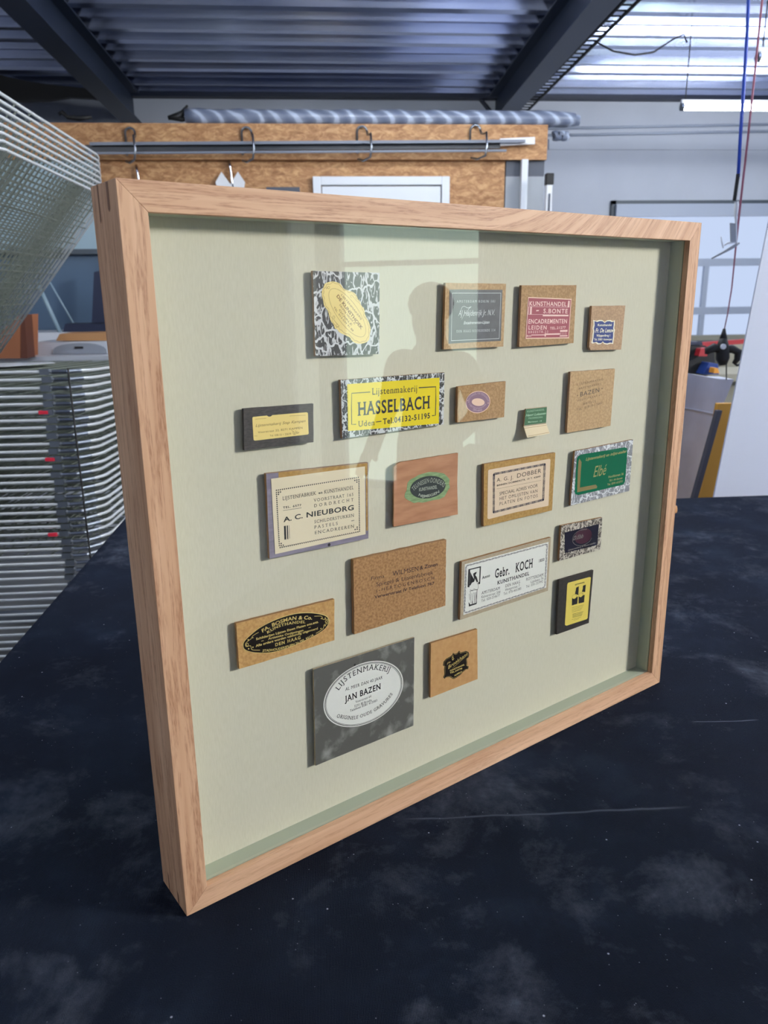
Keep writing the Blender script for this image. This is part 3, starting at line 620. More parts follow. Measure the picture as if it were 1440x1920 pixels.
# hanging skirt
def skirt(keys, out):
    top = [grid[k] for k in keys]; prev = top
    for lvl, (o, dz) in enumerate(((0.003, 0.004), (0.006, 0.04), (0.008, 0.2), (0.012, 0.42))):
        cur = []
        for q, v in enumerate(top):
            wob = 0.006 * lvl * sin(q * 0.9)
            cur.append(bm.verts.new((v.co.x + out[0] * (o + wob), v.co.y + out[1] * (o + wob), TZ - dz)))
        for q in range(len(top) - 1): bm.faces.new((prev[q], prev[q + 1], cur[q + 1], cur[q]))
        prev = cur
skirt([(0, j) for j in range(ny + 1)], (-1, 0)); skirt([(nx, j) for j in range(ny + 1)], (1, 0))
skirt([(i, 0) for i in range(nx + 1)], (0, -1)); skirt([(i, ny) for i in range(nx + 1)], (0, 1))
bmesh.ops.recalc_face_normals(bm, faces=bm.faces)
me = bpy.data.meshes.new('table_cloth'); bm.to_mesh(me); bm.free(); me.materials.append(M['cloth'])
for p in me.polygons: p.use_smooth = True
o = bpy.data.objects.new('table_cloth', me); COL.objects.link(o)
tag(o, 'dusty dark navy cloth covering the whole work table', 'tablecloth')

# ------------------------------------------------------------------ the framed piece
fr = empty('shadow_box_frame', F(0, 0, 0), 'deep light oak box frame with glass and sage mount standing on navy cloth', 'picture frame', rz=TH)
RB = FT - 0.003           # rebate: rail is narrower behind the glass
def rail(pts_fn, name, mat):
    """mitred rail of L-section; pts_fn(inset, y) -> the two end points"""
    prof = [(0, 0), (FT, 0), (FT, 0.0070), (RB, 0.0070), (RB, FD), (0, FD)]
    A = [pts_fn(i, y)[0] for i, y in prof]; B = [pts_fn(i, y)[1] for i, y in prof]; n = len(prof)
    mb = MB(); mb.add(A + B, [(i, (i + 1) % n, n + (i + 1) % n, n + i) for i in range(n)] + [tuple(range(n)), tuple(reversed(range(n, 2 * n)))])
    return mb.build(name, M[mat], fr, bevel=0.00035)
g = 0.00002
rail(lambda i, y: ((i + g, y, FH - i), (FW - i - g, y, FH - i)), 'top_rail', 'oak_top')
rail(lambda i, y: ((i + g, y, i), (FW - i - g, y, i)), 'bottom_rail', 'oak_x')
lr = rail(lambda i, y: ((i, y, i + g), (i, y, FH - i - g)), 'left_rail', 'oak_z')
rail(lambda i, y: ((FW - i, y, i + g), (FW - i, y, FH - i - g)), 'right_rail', 'oak_z')
# dark keys let into the outer side of the mitres
for z0, z1 in ((FH - 0.024, FH - 0.0005), (0.0005, 0.020)):
    for y0, dy in ((0.016, 0.0045), (0.0375, 0.0025)):
        mb = MB(); zz = 0.006 if dy > 0.003 else 0.0
        if z0 > 0.3: mb.prism([(-0.00015, y0, z1), (-0.00015, y0 + dy, z1), (-0.00015, y0 + dy, z0 + zz), (-0.00015, y0 + dy / 2, z0 + zz - 0.002), (-0.00015, y0, z0 + zz)], (0.001, 0, 0))
        else: mb.prism([(-0.00015, y0, z0), (-0.00015, y0 + dy * 0.6, z0), (-0.00015, y0 + dy * 0.6, z1 - zz), (-0.00015, y0, z1 - zz - 0.003)], (0.001, 0, 0))
        mb.build('mitre_key', M['spline'], fr)
mb = MB(); mb.box((RB - 0.002, YB, RB - 0.002), (FW - RB + 0.002, YB + 0.003, FH - RB + 0.002)); mb.build('backing_board', M['backing'], fr)
s0 = RB + 0.0001; s1 = FT
for nm, a, b in (('spacer', (s0, 0.0079, s0), (s1, YB - 0.0001, FH - s0)), ('spacer', (FW - s1, 0.0079, s0), (FW - s0, YB - 0.0001, FH - s0)),
                 ('spacer', (s1, 0.0079, s0), (FW - s1, YB - 0.0001, s1)), ('spacer', (s1, 0.0079, FH - s1), (FW - s1, YB - 0.0001, FH - s0))):
    mb = MB(); mb.box(a, b); mb.build(nm, M['spacer'], fr)
mb = MB()
x0, x1, z0, z1 = FT - 0.0001 + 0.0002, FW - FT - 0.0001, FT + 0.0001, FH - FT - 0.0001
mb.add([(x0, YG, z0), (x1, YG, z0), (x1, YG, z1), (x0, YG, z1)], [(0, 1, 2, 3)], 0)
mb.add([(x0, YG + 0.0015, z0), (x1, YG + 0.0015, z0), (x1, YG + 0.0015, z1), (x0, YG + 0.0015, z1)], [(3, 2, 1, 0)], 1)
mb.build('glass', [M['glass'], M['glass_rest']], fr, fixn=False)

# ------------------------------------------------------------------ the sample boards, row by row
K7 = (560, 480, 4.235294); K8 = (800, 480, 3.428571); KA = (420, 730, 3.130435); KB = (720, 820, 2.88); KC = (420, 1100, 2.88); KD = (640, 990, 2.88)
k1 = (570, 500, 9); k2 = (820, 520, 10.2857); k3 = (960, 525, 11.077); k4 = (1090, 560, 14.4); k9 = (440, 740, 9); k6 = (840, 700, 12); k7 = (960, 750, 18)
k8 = (1050, 680, 13.09); k11 = (730, 840, 10.2857); k12 = (890, 840, 9); k13 = (1050, 810, 9.6); k14 = (1030, 960, 8); k15 = (650, 1000, 7.2); k16 = (850, 1000, 7.579); k18 = (430, 1110, 6.857); k20 = (790, 1170, 12)

# 1 gold cartouche on skin paper
s = Sample('sample_board', 'black and white skin-patterned board with tilted scalloped gold oval sticker', k1, [(150, 68), (1275, 105), (1272, 1475), (195, 1512)], 'crk1')
out = [(400, 265), (470, 250), (550, 262), (620, 300), (668, 370), (750, 405), (830, 430), (880, 480), (905, 540), (945, 590), (960, 650), (1010, 710), (1035, 830), (1090, 930), (1120, 1040), (1110, 1130), (1095, 1230), (1040, 1280), (960, 1300), (870, 1290), (810, 1250), (770, 1195), (680, 1150), (600, 1110), (560, 1060), (520, 1040), (500, 980), (455, 920), (430, 850), (400, 740), (340, 660), (320, 560), (300, 480), (305, 400), (335, 330), (350, 290)]
o = s.sticker(smooth_path(out, 3, True), 'gold')
inner = [(420, 290), (520, 275), (610, 320), (660, 380), (740, 420), (840, 455), (880, 520), (930, 600), (985, 700), (1010, 820), (1070, 940), (1095, 1060), (1075, 1200), (1000, 1265), (900, 1265), (820, 1215), (770, 1160), (640, 1090), (580, 1030), (530, 1010), (470, 890), (440, 800), (410, 720), (355, 640), (335, 540), (325, 440), (350, 350)]
sc = []
for i, q in enumerate(smooth_path(inner, 4, True)):
    w = 9 if i % 4 < 2 else -7
    dx, dy = q[0] - 700, q[1] - 780; L = math.hypot(dx, dy); sc.append((q[0] - dx / L * w, q[1] - dy / L * w))
s.mark([('p', sc, 5, True), ('p', ell(728, 778, 268, 400, -160, 85, 60), 4.5, True),
        ('c', 'LIJSTENMAKERIJ', [(618, 478), (760, 650), (880, 800), (960, 900)], 34),
        ('c', 'DE KUNSTHOEK', [(540, 500), (690, 700), (830, 890), (960, 1060)], 58, 'b'),
        ('c', 'KROMME NIEUWE 30', [(590, 650), (700, 800), (850, 980)], 34),
        ('c', 'GOIRLE', [(580, 730), (680, 870), (800, 1000)], 34),
        ('c', 'TEL. 013-534 41 88', [(490, 690), (620, 870), (820, 1100)], 34),
        ('p', smooth_path([(380, 380), (400, 335), (430, 340), (415, 375), (385, 350), (370, 375)], 5), 5),
        ('p', smooth_path([(480, 880), (490, 830), (520, 850), (500, 890), (550, 960), (590, 1000), (545, 1010), (560, 960)], 5), 5),
        ('p', smooth_path([(800, 530), (780, 500), (800, 480), (830, 510), (870, 560), (910, 600)], 5), 4)], 'deepbrown', o, name='lettering')

# 2 graphite label with white script
s = Sample('sample_board', 'light brown board with square graphite label and fine white script', k2, [(158, 105), (1325, 125), (1272, 1335), (125, 1390)], 'mdf_light')
o = s.sticker([(232, 238), (500, 232), (760, 240), (1255, 240), (1240, 700), (1222, 1225), (700, 1250), (215, 1282), (225, 700)], 'graphite')
s.mark([('l', 285, 305, 1228, 305, 10), ('l', 1222, 300, 1188, 1185, 10), ('l', 1190, 1180, 262, 1222, 10), ('l', 265, 1225, 285, 300, 10),
        ('t', 'AMSTERDAM\u00b7ROKIN 101', 372, 488, 1120, 485, 48, 's', 0.15), ('t', 'DEN HAAG\u00b7NOORDEINDE 114', 365, 1065, 1115, 1040, 48, 's', 0.12),
        ('t', 'AJ Heijdenrijk Jr. N.V.', 400, 745, 1100, 728, 110, 'i'), ('t', 'Encadrementen-Lijsten', 500, 905, 1000, 890, 58, 'ib'),
        ('p', smooth_path([(455, 650), (470, 580), (520, 560), (580, 590), (650, 565), (610, 600), (590, 640), (600, 740)], 5), 9),
        ('p', smooth_path([(530, 660), (500, 740), (475, 790), (462, 815)], 5), 7)], 'silverink', o)

# 3 crimson label
s = Sample('sample_board', 'brown board with square crimson label lettered in pale pink capitals', k3, [(200, 110), (1340, 105), (1278, 1310), (150, 1392)], 'mdf')
o = s.sticker([(328, 350), (1240, 390), (1180, 1212), (270, 1222)], 'red')
s.mark([('l', 335, 362, 1235, 402, 20), ('l', 1224, 400, 1172, 1205, 18), ('l', 1180, 1200, 280, 1212, 20), ('l', 286, 1215, 336, 355, 18)], 'peach', o, name='border')
s.mark([('t', 'KUNSTHANDEL', 350, 532, 1125, 545, 92, 'b', 0.06), ('t', 'S.BONTE', 645, 688, 1150, 692, 94, 'b', 0.12), ('f', [(1165, 432), (1195, 433), (1188, 570), (1146, 568)]),
        ('l', 350, 552, 1150, 568, 7), ('f', [(345, 555), (353, 555), (340, 715), (330, 715)]), ('f', [(375, 553), (410, 555), (402, 720), (366, 718)]), ('f', [(500, 625), (555, 622), (552, 645), (498, 650)]),
        ('l', 340, 712, 640, 716, 7), ('f', [(636, 716), (1170, 722), (1168, 754), (634, 754)]),
        ('t', 'ENCADREMENTEN', 332, 905, 1140, 898, 92, 'b', 0.06), ('t', 'LEIDEN', 332, 1028, 718, 1028, 84, 'b', 0.14), ('t', 'TEL.21277', 785, 1028, 1108, 1008, 52, 'b', 0.1),
        ('t', 'BREESTR.23', 330, 1108, 748, 1098, 50, '', 0.15), ('f', [(995, 1040), (1150, 1034), (1148, 1074), (993, 1076)]), ('f', [(700, 1112), (995, 1104), (993, 1136), (706, 1142)]),
        ('f', [(398, 1134), (680, 1130), (680, 1148), (398, 1152)]), ('f', [(675, 1110), (706, 1110), (698, 1175), (672, 1175)]), ('f', [(988, 1152), (1150, 1148), (1148, 1170), (986, 1174)]),
        ('f', [(305, 1140), (322, 1140), (318, 1182), (300, 1182)])] + [('l', 1012 + 28 * i, 1078, 1008 + 28 * i, 1150, 8) for i in range(5)] + [('l', 325, 1150 + 9 * i, 400, 1148 + 9 * i, 4) for i in range(4)], 'pink', o)

# 4 blue shield label
s = Sample('sample_board', 'small tan board with a scalloped royal blue label edged in white', k4, [(285, 195), (1190, 185), (1075, 1375), (250, 1392), (212, 1300)], 'mdf_pink')
sh = [(318, 572), (400, 600), (480, 572), (560, 575), (628, 630), (700, 580), (780, 575), (850, 605), (905, 585), (900, 700), (885, 790), (905, 860), (885, 930), (885, 1020), (870, 1120), (855, 1225), (790, 1215), (700, 1240), (620, 1225), (570, 1178), (520, 1230), (440, 1235), (380, 1190), (300, 1215), (265, 1190), (290, 1080), (300, 960), (318, 880), (300, 800), (325, 700)]
o = s.sticker(sh, 'offwhite')
c0 = (600, 905); inn = [(c0[0] + (x - c0[0]) * 0.885, c0[1] + (y - c0[1]) * 0.90) for x, y in sh]
o2 = s.sticker(inn, 'blue', off=0.0002, name='blue_field', parent=o)
s.mark([('t', 'Kunsthandel', 428, 740, 812, 738, 62, 'b'), ('t', 'Fr. De Leeuw', 362, 912, 855, 905, 112, 'bi'), ('t', 'Wijngaardbrug 1', 398, 1025, 775, 1020, 62, 'b'), ('t', 'Tel. 33001 Antwerpen', 338, 1128, 818, 1122, 58, 'b')], 'offwhite', o)

# 5 yellow vinyl
s = Sample('sample_board', 'wide board with bright yellow sticker on black and white skin pattern', K7, [(333, 985), (1158, 925), (1150, 1338), (347, 1450)], 'crk2', thick=0.0035)
o = s.sticker([(385, 1018), (1118, 966), (1112, 1330), (392, 1390)], 'yellow')
s.mark([('t', 'Lijstenmakerij', 580, 1102, 945, 1075, 52, 's'), ('t', 'HASSELBACH', 468, 1266, 1046, 1206, 104, 'sb'), ('t', 'Uden', 472, 1356, 606, 1342, 44, 's'), ('t', 'Tel.04132-51195', 668, 1335, 1046, 1286, 44, 'sb'),
        ('p', [(566, 1080), (420, 1090), (418, 1200), (420, 1338), (454, 1336)], 6), ('p', [(952, 1046), (1088, 1038), (1088, 1150), (1084, 1266), (1058, 1268)], 8), ('l', 612, 1318, 656, 1312, 6)], 'black', o)

# 6 plum oval
s = Sample('sample_board', 'small brown board with round dusty plum label and blank cream centre', k6, [(225, 300), (1297, 178), (1262, 985), (205, 1108)], 'mdf')
o = s.sticker(ell(668, 645, 278, -18, 0, 248, 48), 'plum')
s.mark([('p', ell(668, 645, 272, -18, 0, 242, 48), 16, True), ('f', ell(675, 648, 145, 8, 0, 86, 32)), ('d', 440, 612, 12), ('d', 900, 668, 14)], 'blush', o, name='border')
s.mark([('c', 'KUNSTHANDEL VAN WIJNGAARDEN', [(480, 660), (500, 560), (600, 490), (700, 475), (800, 510), (870, 590), (890, 640)], 52),
        ('c', 'LIJSTENMAKERIJ', [(470, 700), (560, 780), (700, 800), (820, 740), (850, 690)], 36),
        ('c', 'DEN HAAG', [(555, 830), (660, 856), (765, 836)], 44, 'b')], 'plumink', o)

# 7 green matchbook-like folded card
s = Sample('sample_board', 'tiny folded card, dark green above and cream flap below', k7, [(470, 300), (1180, 225), (1150, 800), (395, 900)], 'mdf_grey', thick=0.0016, jit=0.0)
o = s.sticker([(462, 312), (1172, 240), (1146, 762), (415, 858)], 'green')
s.mark([('t', 'KUNSTHANDEL', 500, 420, 1090, 350, 62, '', 0.05), ('t', 'Henri Lukassen', 450, 560, 1130, 480, 80, 'ib'), ('t', 'PADERBORN', 550, 645, 1025, 605, 58, '', 0.06), ('t', 'Marienstr. 19', 530, 768, 1000, 730, 50, 'b', 0.05)], 'mint', o)
mb = MB()
A, B_, Cc, D_ = s.loc(400, 905, 0.0), s.loc(1160, 800, 0.0), s.loc(1215, 1090, 0.0), s.loc(470, 1235, 0.0)
B2 = [Vector(A), Vector(B_), Vector(Cc) + Vector((0.0, -0.006, 0.0)), Vector(D_) + Vector((0.0, -0.006, 0.0))]
B2[2].x -= 0.004; B2[3].x -= 0.004
mb.prism(B2, (0, 0.0008, 0)); fl = mb.build('flap', M['ivory'], s.root); fl['label'] = 'cream folded flap'
def lerp4(u, v): return B2[0].lerp(B2[1], u).lerp(B2[3].lerp(B2[2], u), v) + Vector((0, -0.0002, 0))
mb = MB()
for (u0, v0, u1, v1) in ((0.02, 0.12, 0.98, 0.15), (0.04, 0.86, 0.98, 0.89)): mb.add([lerp4(u0, v0), lerp4(u1, v0), lerp4(u1, v1), lerp4(u0, v1)], [(0, 1, 2, 3)])
mb.build('printed_line', M['deepbrown'], fl)

# 8 stamped kraft board
s = Sample('sample_board', 'upright tan board with faint stamped lettering directly below the small blue label', k8, [(258, 225), (1350, 150), (1238, 1548), (170, 1725)], 'mdf_light')
s.top = 0.0
s.mark([('t', 'LIJSTENMAKERIJ', 412, 560, 1050, 425, 44, '', 0.15), ('t', 'BAZENMAKERIJ', 455, 660, 1010, 535, 44, '', 0.15), ('t', 'VOORSTRAAT 64', 425, 960, 1018, 805, 42, '', 0.15),
        ('t', 'BRIELLE', 568, 1035, 880, 965, 50, '', 0.2), ('t', 'TEL. 01810-12083', 405, 1185, 1040, 1005, 52, '', 0.12), ('l', 412, 815, 442, 805, 20), ('l', 1010, 642, 1050, 630, 14)], 'stamp2')
s.mark([('t', 'BAZEN', 485, 835, 972, 715, 105, '', 0.06)], 'softblack')

# 9 gold label on dark card
s = Sample('sample_board', 'dark grained board with a small rounded gold label left of the yellow sticker', k9, [(150, 238), (1328, 152), (1330, 802), (165, 938)], 'darkcard', edge='edge_dark')
o = s.sticker([(298, 395), (310, 376), (540, 352), (575, 372), (610, 368), (635, 345), (1215, 296), (1235, 312), (1240, 500), (1248, 655), (1230, 672), (800, 722), (340, 776), (318, 760), (305, 560)], 'gold')
s.mark([('t', 'Lijstenmakerij Stap Kampen', 345, 545, 1190, 462, 46, 'i'), ('t', 'Voorstraat 22, 8271 KAMPEN', 390, 652, 1145, 572, 34, ''), ('t', 'Tel. 038-33 1 22639', 590, 708, 950, 672, 30, ''),
        ('l', 340, 415, 530, 398, 4), ('l', 925, 360, 1195, 345, 4), ('l', 330, 698, 380, 694, 3)] + [('l', 960 + 12 * i, 600 + (i * 37) % 60, 990 + 12 * i, 630 + (i * 53) % 60, 5) for i in range(9)], 'deepbrown', o)

# 10 large cream card
s = Sample('sample_board', 'large lilac-edged board with cream card in dotted black border', KA, [(247, 495), (846, 430), (848, 875), (268, 995)], 'lilac', thick=0.0035)
o0 = s.sticker([(320, 488), (842, 432), (844, 828), (834, 829), (832, 500), (320, 560)], 'mdf_ochre', name='brown_strip')
o = s.sticker([(275, 525), (826, 452), (830, 850), (299, 967)], 'cream', off=0.0002)
D = [('D', 306, 592, 786, 516, 42, 4.4), ('D', 790, 530, 794, 832, 30, 4.4), ('D', 784, 836, 328, 928, 40, 4.4), ('D', 306, 606, 323, 916, 28, 4.4)]
for (bx, by, sx, sy) in ((318, 604, 1, 1), (778, 532, -1, 1), (334, 916, 1, -1), (780, 820, -1, -1)):
    for a, b in ((0, 0), (1, 0), (0, 1)): D.append(('d', bx + sx * a * 12, by + sy * b * 12 - sx * a * 2, 4.4))
s.mark(D + [('t', 'LIJSTENFABRIEK', 342, 651, 540, 618, 21, 's'), ('t', 'en', 553, 614, 578, 610, 14, 'sb'), ('t', 'KUNSTHANDEL', 586, 612, 760, 585, 21, 's'),
            ('t', 'TEL. 6577', 345, 700, 452, 684, 12, 'b', 0.1), ('l', 345, 711, 453, 695, 2), ('t', 'VOORSTRAAT 165', 526, 660, 760, 624, 18, 's', 0.08), ('t', 'DORDRECHT', 526, 692, 760, 655, 18, 's', 0.35),
            ('t', 'A. C.', 350, 778, 462, 754, 28, 'b'), ('t', 'NIEUBORG', 480, 752, 762, 706, 30, 'b', 0.04), ('t', 'SCHILDERSTUKKEN', 528, 786, 763, 746, 18, 's'),
            ('t', 'PASTELS', 528, 818, 668, 794, 18, 's', 0.2), ('l', 745, 772, 763, 768, 3), ('t', 'ENCADREEREN', 530, 850, 764, 810, 18, 's', 0.1),
            ('f', [(350, 802), (361, 800), (364, 880), (353, 882)]), ('f', [(367, 799), (373, 798), (376, 878), (370, 879)]), ('l', 380, 798, 384, 876, 2)], 'black', o)
s.mark([('d', 616, 912, 10)], 'black', None, off=0.0002, name='hole')

# 11 red-brown leather paper with green jagged label
s = Sample('sample_board', 'square red-brown board with torn green label and dark oval', k11, [(90, 365), (150, 305), (230, 270), (1325, 95), (1310, 700), (1322, 1280), (85, 1518)], 'leatherpaper', thick=0.0022)
g1 = [(350, 670), (400, 610), (500, 560), (560, 520), (660, 490), (760, 462), (900, 465), (1050, 490), (1110, 545), (1160, 600), (1150, 680), (1165, 760), (1110, 850), (1060, 940), (960, 990), (850, 1005), (640, 1055), (560, 1045), (470, 1062), (400, 1025), (330, 990), (292, 945), (300, 880), (335, 810), (340, 740)]
o = s.sticker(g1, 'moss')
o2 = s.sticker(ell(740, 755, 335, -75, 55, 205, 48), 'darkoval', off=0.0002, name='dark_oval', parent=o)
s.mark([('c', 'TEUNISSEN\u00b7DONDERS', [(462, 835), (540, 755), (640, 705), (760, 665), (880, 675), (980, 710), (1035, 760)], 90, ''),
        ('t', 'KUNSTHANDEL', 565, 835, 915, 780, 66, 'b', 0.05), ('c', 'NIJMEGEN', [(550, 915), (640, 950), (780, 935), (890, 895), (965, 850)], 50, 'b')], 'sageink', o)

# 12 cream card with ornate border
s = Sample('sample_board', 'ochre brown board with rounded cream card in ornamental border', k12, [(160, 275), (1362, 78), (1305, 1052), (150, 1325)], 'mdf_ochre', thick=0.0035)
o = s.sticker([(225, 380), (240, 366), (1262, 182), (1278, 195), (1258, 600), (1245, 965), (1228, 978), (700, 1082), (235, 1200), (215, 1185), (218, 800)], 'pinkcream')
it = []
for (x0, y0, x1, y1) in ((322, 440, 1185, 272), (1180, 275, 1152, 878), (1150, 875, 315, 1085), (318, 1080, 322, 445)):
    L = math.hypot(x1 - x0, y1 - y0); ux, uy = (x1 - x0) / L, (y1 - y0) / L; px, py = -uy, ux
    for sgn in (-1, 1): it.append(('l', x0 + px * 15 * sgn, y0 + py * 15 * sgn, x1 + px * 15 * sgn, y1 + py * 15 * sgn, 5))
    nseg = max(3, int(L / 105))
    for i in range(nseg):
        for sgn in (-1, 1):
            pp = [(x0 + ux * L * (i + t_ / 6) / nseg + px * sgn * 13 * sin(pi * t_ / 6), y0 + uy * L * (i + t_ / 6) / nseg + py * sgn * 13 * sin(pi * t_ / 6)) for t_ in range(7)]
            it.append(('p', pp, 6))
        it.append(('p', [(x0 + ux * L * (i + t_ / 6) / nseg, y0 + uy * L * (i + t_ / 6) / nseg) for t_ in (1.5, 4.5)], 12))
it += [('d', 322, 450, 22), ('d', 1180, 278, 22), ('d', 1152, 872, 22), ('d', 318, 1080, 22)]
s.mark(it, 'navyink', o, name='border')
s.mark([('t', 'A. G. J.', 368, 572, 650, 522, 62, '', 0.05), ('t', 'DOBBER', 705, 505, 1118, 415, 70, '', 0.05), ('t', 'BINNEN DOMMERSTR. 19 T. 42849', 368, 648, 1108, 490, 28, 'b', 0.04), ('l', 365, 692, 1112, 545, 3),
        ('t', 'SPECIAAL ADRES VOOR', 412, 800, 1060, 655, 54, ''), ('t', 'HET OMLIJSTEN VAN', 412, 885, 1060, 745, 54, '', 0.08), ('t', 'PLATEN EN FOTOS', 412, 970, 1060, 828, 54, '', 0.14)], 'softblack', o)

# 13 green vinyl on silver block paper
s = Sample('sample_board', 'silver patterned board with shiny dark green sticker and gold lettering', k13, [(272, 345), (1318, 138), (1245, 1062), (190, 1325)], 'crk3')
o = s.sticker([(300, 480), (330, 430), (380, 405), (1160, 275), (1205, 290), (1212, 340), (1190, 640), (1170, 880), (1150, 930), (1110, 955), (700, 1050), (330, 1135), (280, 1120), (262, 1080), (280, 780)], 'greenvinyl')
s.mark([('t', 'Lijstenmakerij en inlijst-atelier', 455, 518, 1190, 368, 52, 'ib'), ('t', 'Elb\u00e9', 585, 815, 815, 765, 190, 'i'), ('t', 'Hoofdstraat 36', 865, 830, 1140, 770, 42, 'b'), ('t', '7811 AA Emmen', 880, 895, 1120, 842, 36, 'b'), ('t', 'Tel. 0591-612711', 848, 965, 1130, 900, 36, 'b')], 'olivegold', o)
s.mark([('f', [(345, 475), (385, 540), (372, 700), (355, 1000), (640, 945), (668, 975), (660, 1010), (305, 1085), (318, 700), (330, 530)])], 'coppery', o, name='corner_emblem')

# 15 coarse hardboard with purple stamp
s = Sample('sample_board', 'large coarse brown hardboard with dark purple ink stamp', k15, [(92, 358), (1345, 85), (1332, 975), (105, 1362)], 'mdf_coarse', thick=0.0045, jit=0.0003)
s.top = 0.0
s.mark([('t', 'Firma', 322, 635, 508, 598, 46, ''), ('t', 'WILMSEN', 618, 578, 972, 502, 62, ''), ('t', '&', 985, 492, 1030, 482, 50, 'b'), ('t', 'Zonen', 1048, 475, 1228, 438, 48, 'b'),
        ('t', 'Spiegel & Lijstenfabriek', 395, 715, 1165, 550, 52, ''), ('t', "'s-HERTOGENBOSCH", 362, 805, 1185, 620, 44, '', 0.2), ('t', 'Verwerstraat IV Telefoon 767', 375, 880, 1180, 690, 42, 'b')], 'stampink')

# 16 white trade card with figure
s = Sample('sample_board', 'wide white trade card with figure and scrolled border on grey-brown board', k16, [(122, 405), (1388, 58), (1345, 815), (95, 1232)], 'mdf_grey', thick=0.0035)
o = s.sticker([(162, 440), (1352, 122), (1318, 770), (140, 1160)], 'white')
it = []
for (x0, y0, x1, y1, nn) in ((180, 462, 1335, 152, 26), (1330, 160, 1298, 755, 14), (1298, 762, 160, 1130, 26), (155, 1125, 178, 465, 14)):
    L = math.hypot(x1 - x0, y1 - y0); ux, uy = (x1 - x0) / L, (y1 - y0) / L; px, py = -uy, ux
    for sgn in (-1, 1): it.append(('p', [(x0 + ux * L * i / (nn * 4) + px * sgn * 9 * sin(pi * i / 4 + (0.6 if sgn > 0 else 0)), y0 + uy * L * i / (nn * 4) + py * sgn * 9 * sin(pi * i / 4 + (0.6 if sgn > 0 else 0))) for i in range(nn * 4 + 1)], 5))
    for i in range(nn): it.append(('d', x0 + ux * L * (i + 0.5) / nn, y0 + uy * L * (i + 0.5) / nn, 6))
s.mark(it, 'navyink', o, name='border')
s.mark([('t', 'Anno', 408, 650, 522, 612, 40, 'sb'), ('t', 'Gebr.', 585, 635, 800, 578, 125, 'sb'), ('t', 'KOCH', 880, 550, 1130, 478, 125, 'sb'), ('t', '1850', 1208, 412, 1292, 388, 40, 'sb'),
        ('t', 'KUNSTHANDEL', 622, 728, 1078, 590, 50, 'sb'), ('t', 'AMSTERDAM', 398, 868, 662, 795, 40, 's'), ('t', 'Kalverstraat 200', 395, 922, 668, 846, 34, 's'), ('t', 'Tel. 020-234677', 395, 975, 660, 892, 34, 's'),
        ('t', 'DEN HAAG', 735, 768, 948, 706, 40, 's'), ('t', 'Hoogstraat 7', 735, 818, 942, 756, 34, 's'), ('t', 'Tel. 070-465385', 712, 878, 965, 796, 34, 's'),
        ('t', 'ROTTERDAM', 1030, 675, 1278, 604, 40, 's'), ('t', 'Lijnbaan 76', 1095, 708, 1278, 650, 34, 's'), ('t', 'Tel. 010-131992', 1030, 775, 1272, 696, 34, 's'),
        ('f', [(212, 510), (390, 465), (388, 482), (236, 520), (226, 765), (200, 765)]), ('f', [(372, 484), (390, 468), (378, 718), (352, 722), (352, 690), (366, 690)]),
        ('f', [(238, 545), (262, 600), (300, 660), (282, 600), (280, 570), (310, 552), (332, 545), (322, 575), (308, 590), (330, 620), (350, 690), (330, 690), (312, 640), (290, 690), (262, 700), (240, 740), (228, 740)]),
        ('p', smooth_path([(228, 740), (262, 690), (300, 640), (335, 700), (352, 740), (340, 800), (290, 790), (270, 810), (232, 800)], 4), 5),
        ('l', 238, 820, 250, 1000, 5), ('l', 262, 850, 275, 1010, 5), ('l', 290, 840, 300, 1005, 6), ('l', 306, 840, 316, 1000, 6), ('l', 322, 830, 330, 990, 6), ('l', 232, 820, 330, 800, 5), ('l', 335, 790, 326, 1000, 8),
        ('f', [(215, 975), (238, 1010), (330, 985), (326, 1005), (218, 1040)]), ('l', 222, 860, 232, 950, 5), ('l', 270, 960, 270, 1000, 12)], 'black', o)

# 14 dark blue label on brown and white skin paper
s = Sample('sample_board', 'small brown and white patterned board with night blue foil label', k14, [(180, 205), (795, 82), (768, 560), (148, 735)], 'crk4')
o = s.sticker([(228, 308), (745, 178), (715, 495), (232, 615)], 'nightblue')
s.mark([('f', ell(505, 360, 130, -32, 5, 112, 32))], 'wine', o, name='wine_red_disc')
s.mark([('p', ell(490, 380, 148, -38, 6, 118, 40, 20, 300), 5), ('t', 'Lijstenmakerij & Kunst atelier', 272, 585, 690, 470, 24, 'ib'), ('t', 'D.Ebb', 345, 425, 500, 385, 60, 'ib'), ('t', 'Kunst', 460, 285, 555, 262, 22, 'i')], 'dimsilver', o, off=0.0004)

